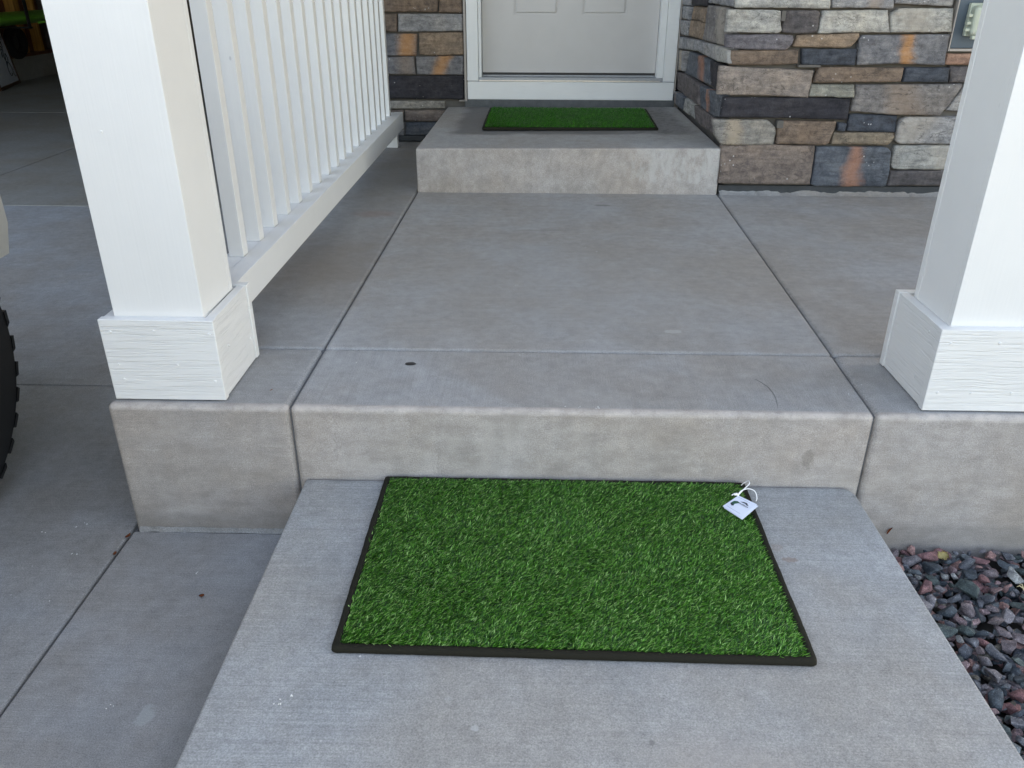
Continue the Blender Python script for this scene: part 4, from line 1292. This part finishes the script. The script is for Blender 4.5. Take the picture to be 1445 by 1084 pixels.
bm.faces.new(A); bm.faces.new(B[::-1])
for i in range(len(A)): bm.faces.new((A[i], A[(i + 1) % len(A)], B[(i + 1) % len(A)], B[i]))
from_bm("body", bm, M['car_paint'], car)
bm = bmesh.new()
lo = [(-1.30, -3.50), (-1.30, -.90), (-3.01, -.90), (-3.01, -3.50)]; hi = [(-1.42, -3.38), (-1.42, -1.30), (-2.89, -1.30), (-2.89, -3.38)]
a = [bm.verts.new((x, y, .835)) for x, y in lo]; b = [bm.verts.new((x, y, 1.40)) for x, y in hi]
bm.faces.new(a[::-1]); bm.faces.new(b)
for i in range(4): bm.faces.new((a[i], a[(i + 1) % 4], b[(i + 1) % 4], b[i]))
bm_bevel(bm, .04, 2)
from_bm("cab", bm, M['car_paint'], car)
def pane(pts, name):
    bm = bmesh.new(); f = bm.faces.new([bm.verts.new(p) for p in pts]); bmesh.ops.solidify(bm, geom=[f], thickness=.006); from_bm(name, bm, M['car_glass'], car)
pane([(-1.316, -2.1, .90), (-1.316, -1.12, .90), (-1.405, -1.40, 1.32), (-1.405, -2.1, 1.32)], "side_window")
pane([(-1.316, -3.3, .90), (-1.316, -2.2, .90), (-1.405, -2.2, 1.32), (-1.405, -3.25, 1.32)], "side_window")
pane([(-1.42, -.945, .90), (-2.89, -.945, .90), (-2.80, -1.25, 1.33), (-1.51, -1.25, 1.33)], "windshield")
# bumper with a turned-in end, and headlights
bm = bmesh.new()
prof = [(-1.44, .56), (-1.447, .68), (-1.50, .76), (-1.62, .80), (-2.69, .80), (-2.81, .76), (-2.863, .68), (-2.87, .56)]
for z0_, z1_, k in ((-.165 + .28, .36, 0),):
    lo_ = [bm.verts.new((x, y - .03, .12)) for x, y in prof]; mi = [bm.verts.new((x, y, .20)) for x, y in prof]; mi2 = [bm.verts.new((x, y, .33)) for x, y in prof]; hi_ = [bm.verts.new((x, y - .04, .40)) for x, y in prof]
    for P_, Q_ in ((lo_, mi), (mi, mi2), (mi2, hi_)):
        for i in range(len(prof) - 1): bm.faces.new((P_[i], P_[i + 1], Q_[i + 1], Q_[i]))
    bm.faces.new(lo_[::-1]); bm.faces.new(hi_); bm.faces.new((lo_[0], mi[0], mi2[0], hi_[0])); bm.faces.new((lo_[-1], hi_[-1], mi2[-1], mi[-1]))
from_bm("bumper", bm, M['car_paint'], car, smooth=False)
for x in (-1.62, -2.69):
    bm = bmesh.new(); bmesh.ops.create_cone(bm, cap_ends=True, segments=20, radius1=.09, radius2=.08, depth=.03, matrix=Matrix.Translation((x, .512, .56)) @ Matrix.Rotation(math.pi / 2, 4, 'X'))
    from_bm("headlight", bm, M['lamp'], car)

# ------------------------------------------------------------------ things in the garage
kay = thing("kayak", "bright green long plastic hull slung by black straps in the dark garage", "kayak", (-5.62, 8.2, .39))
bm = bmesh.new()
rows = []
for i in range(25):
    f = i / 24; y = 6.3 + 3.15 * f
    s = math.sin(math.pi * min(max(f, .015), .985)) ** .45
    zc = .395 + .05 * (abs(2 * f - 1) ** 3)
    row = []
    for k in range(16):
        a = 2 * math.pi * k / 16
        zz = math.sin(a)
        row.append(bm.verts.new((-5.62 + .22 * s * math.cos(a), y, zc + (.060 if zz > 0 else .072) * s * zz * (1 - .25 * abs(math.cos(a)) ** 4))))
    rows.append(row)
for a, b in zip(rows, rows[1:]):
    for k in range(16): bm.faces.new((a[k], a[(k + 1) % 16], b[(k + 1) % 16], b[k]))
bm.faces.new(rows[0][::-1]); bm.faces.new(rows[-1])
from_bm("hull", bm, M['green_plastic'], kay, smooth=True)
bm = bmesh.new(); tube(bm, [(-5.395, 8.05, .345), (-5.39, 8.22, .348), (-5.395, 8.38, .345)], .012, 6); from_bm("hull_handle", bm, M['green_plastic'], kay, smooth=True)
for y in (7.82, 9.15):
    bm = bmesh.new(); bm_box(bm, -5.87, -5.37, y, y + .055, .296, .312); bm_box(bm, -5.388, -5.380, y, y + .055, .312, 2.79); bm_box(bm, -5.87, -5.862, y, y + .055, .312, 2.79)
    from_bm("strap", bm, M['rubber'], kay)
sw = thing("spare_tyre", "small knobby black tyre leaning on the garage wall studs under the green hull", "tyre", (-6.115, 8.70, .095))
bm = bmesh.new()
N = 40; r0, r1 = .155, .052
for k in range(N):
    a = 2 * math.pi * k / N
    cur = [bm.verts.new(Vector((-6.04 + r1 * math.cos(b) * .9, 8.62 + (r0 - .04 + r1 * math.sin(b)) * math.cos(a) * 1.25, .105 + (r0 - .03 + r1 * math.sin(b)) * math.sin(a) * 1.05))) for b in [2 * math.pi * j / 10 for j in range(10)]]
    if k:
        for j in range(10): bm.faces.new((prv[j], prv[(j + 1) % 10], cur[(j + 1) % 10], cur[j]))
    else: first = cur
    prv = cur
for j in range(10): bm.faces.new((prv[j], prv[(j + 1) % 10], first[(j + 1) % 10], first[j]))
from_bm("tyre", bm, M['rubber'], sw, smooth=False)
box("hub", -6.07, -6.05, 8.47, 8.77, .0, .21, M['car_trim'], sw, .004)
# sign board leaning on the stem wall
sg = thing("leaning_sign", "white sign board with dark wooden frame and black cursive writing, leaning in the garage", "sign", (-5.93, 8.1, GZ))
p1, p2, ptop = Vector((-5.8172, 7.7851, -.319)), Vector((-6.0114, 8.4384, -.319)), Vector((-6.06, 8.3697, .1648))
ex = (p1 - p2).normalized(); ey = ptop - p2; ey -= ex * ey.dot(ex); hgt = .95; ey.normalize(); ez = ex.cross(ey); ez = ez if ez.x > 0 else -ez
def sbox(name, a0, a1, b0, b1, d0, d1, mat, par):
    bm = bmesh.new(); vs_ = bm_box(bm, a0, a1, b0, b1, d0, d1)
    for v in vs_: v.co = p2 + ex * v.co.x + ey * v.co.y + ez * v.co.z
    return from_bm(name, bm, mat, par)
SW = .82
bd = sbox("board", .03, SW - .03, .03, hgt - .03, .002, .016, M['card'], sg)
for a in ((0, SW, 0, .03), (0, SW, hgt - .03, hgt), (0, .03, .03, hgt - .03), (SW - .03, SW, .03, hgt - .03)): sbox("frame_side", *a, 0, .024, M['frame_brown'], sg)
def wr(pts, r=.0045):
    bm = bmesh.new(); tube(bm, [p2 + ex * x + ey * y + ez * .018 for x, y, _ in [(*p.xy, 0) for p in curve_pts([(a, b, 0) for a, b in pts], 10)]], r, 5); from_bm("lettering", bm, M['ink_dark'], bd)
wr([(.16, .12), (.24, .10), (.27, .17), (.20, .24), (.13, .20), (.12, .10), (.07, .08)])
wr([(.26, .20), (.22, .28), (.16, .33), (.14, .27), (.20, .24), (.25, .30), (.20, .38), (.24, .43)])
wr([(.30, .30), (.25, .40), (.18, .46), (.17, .40), (.26, .38), (.28, .48)])
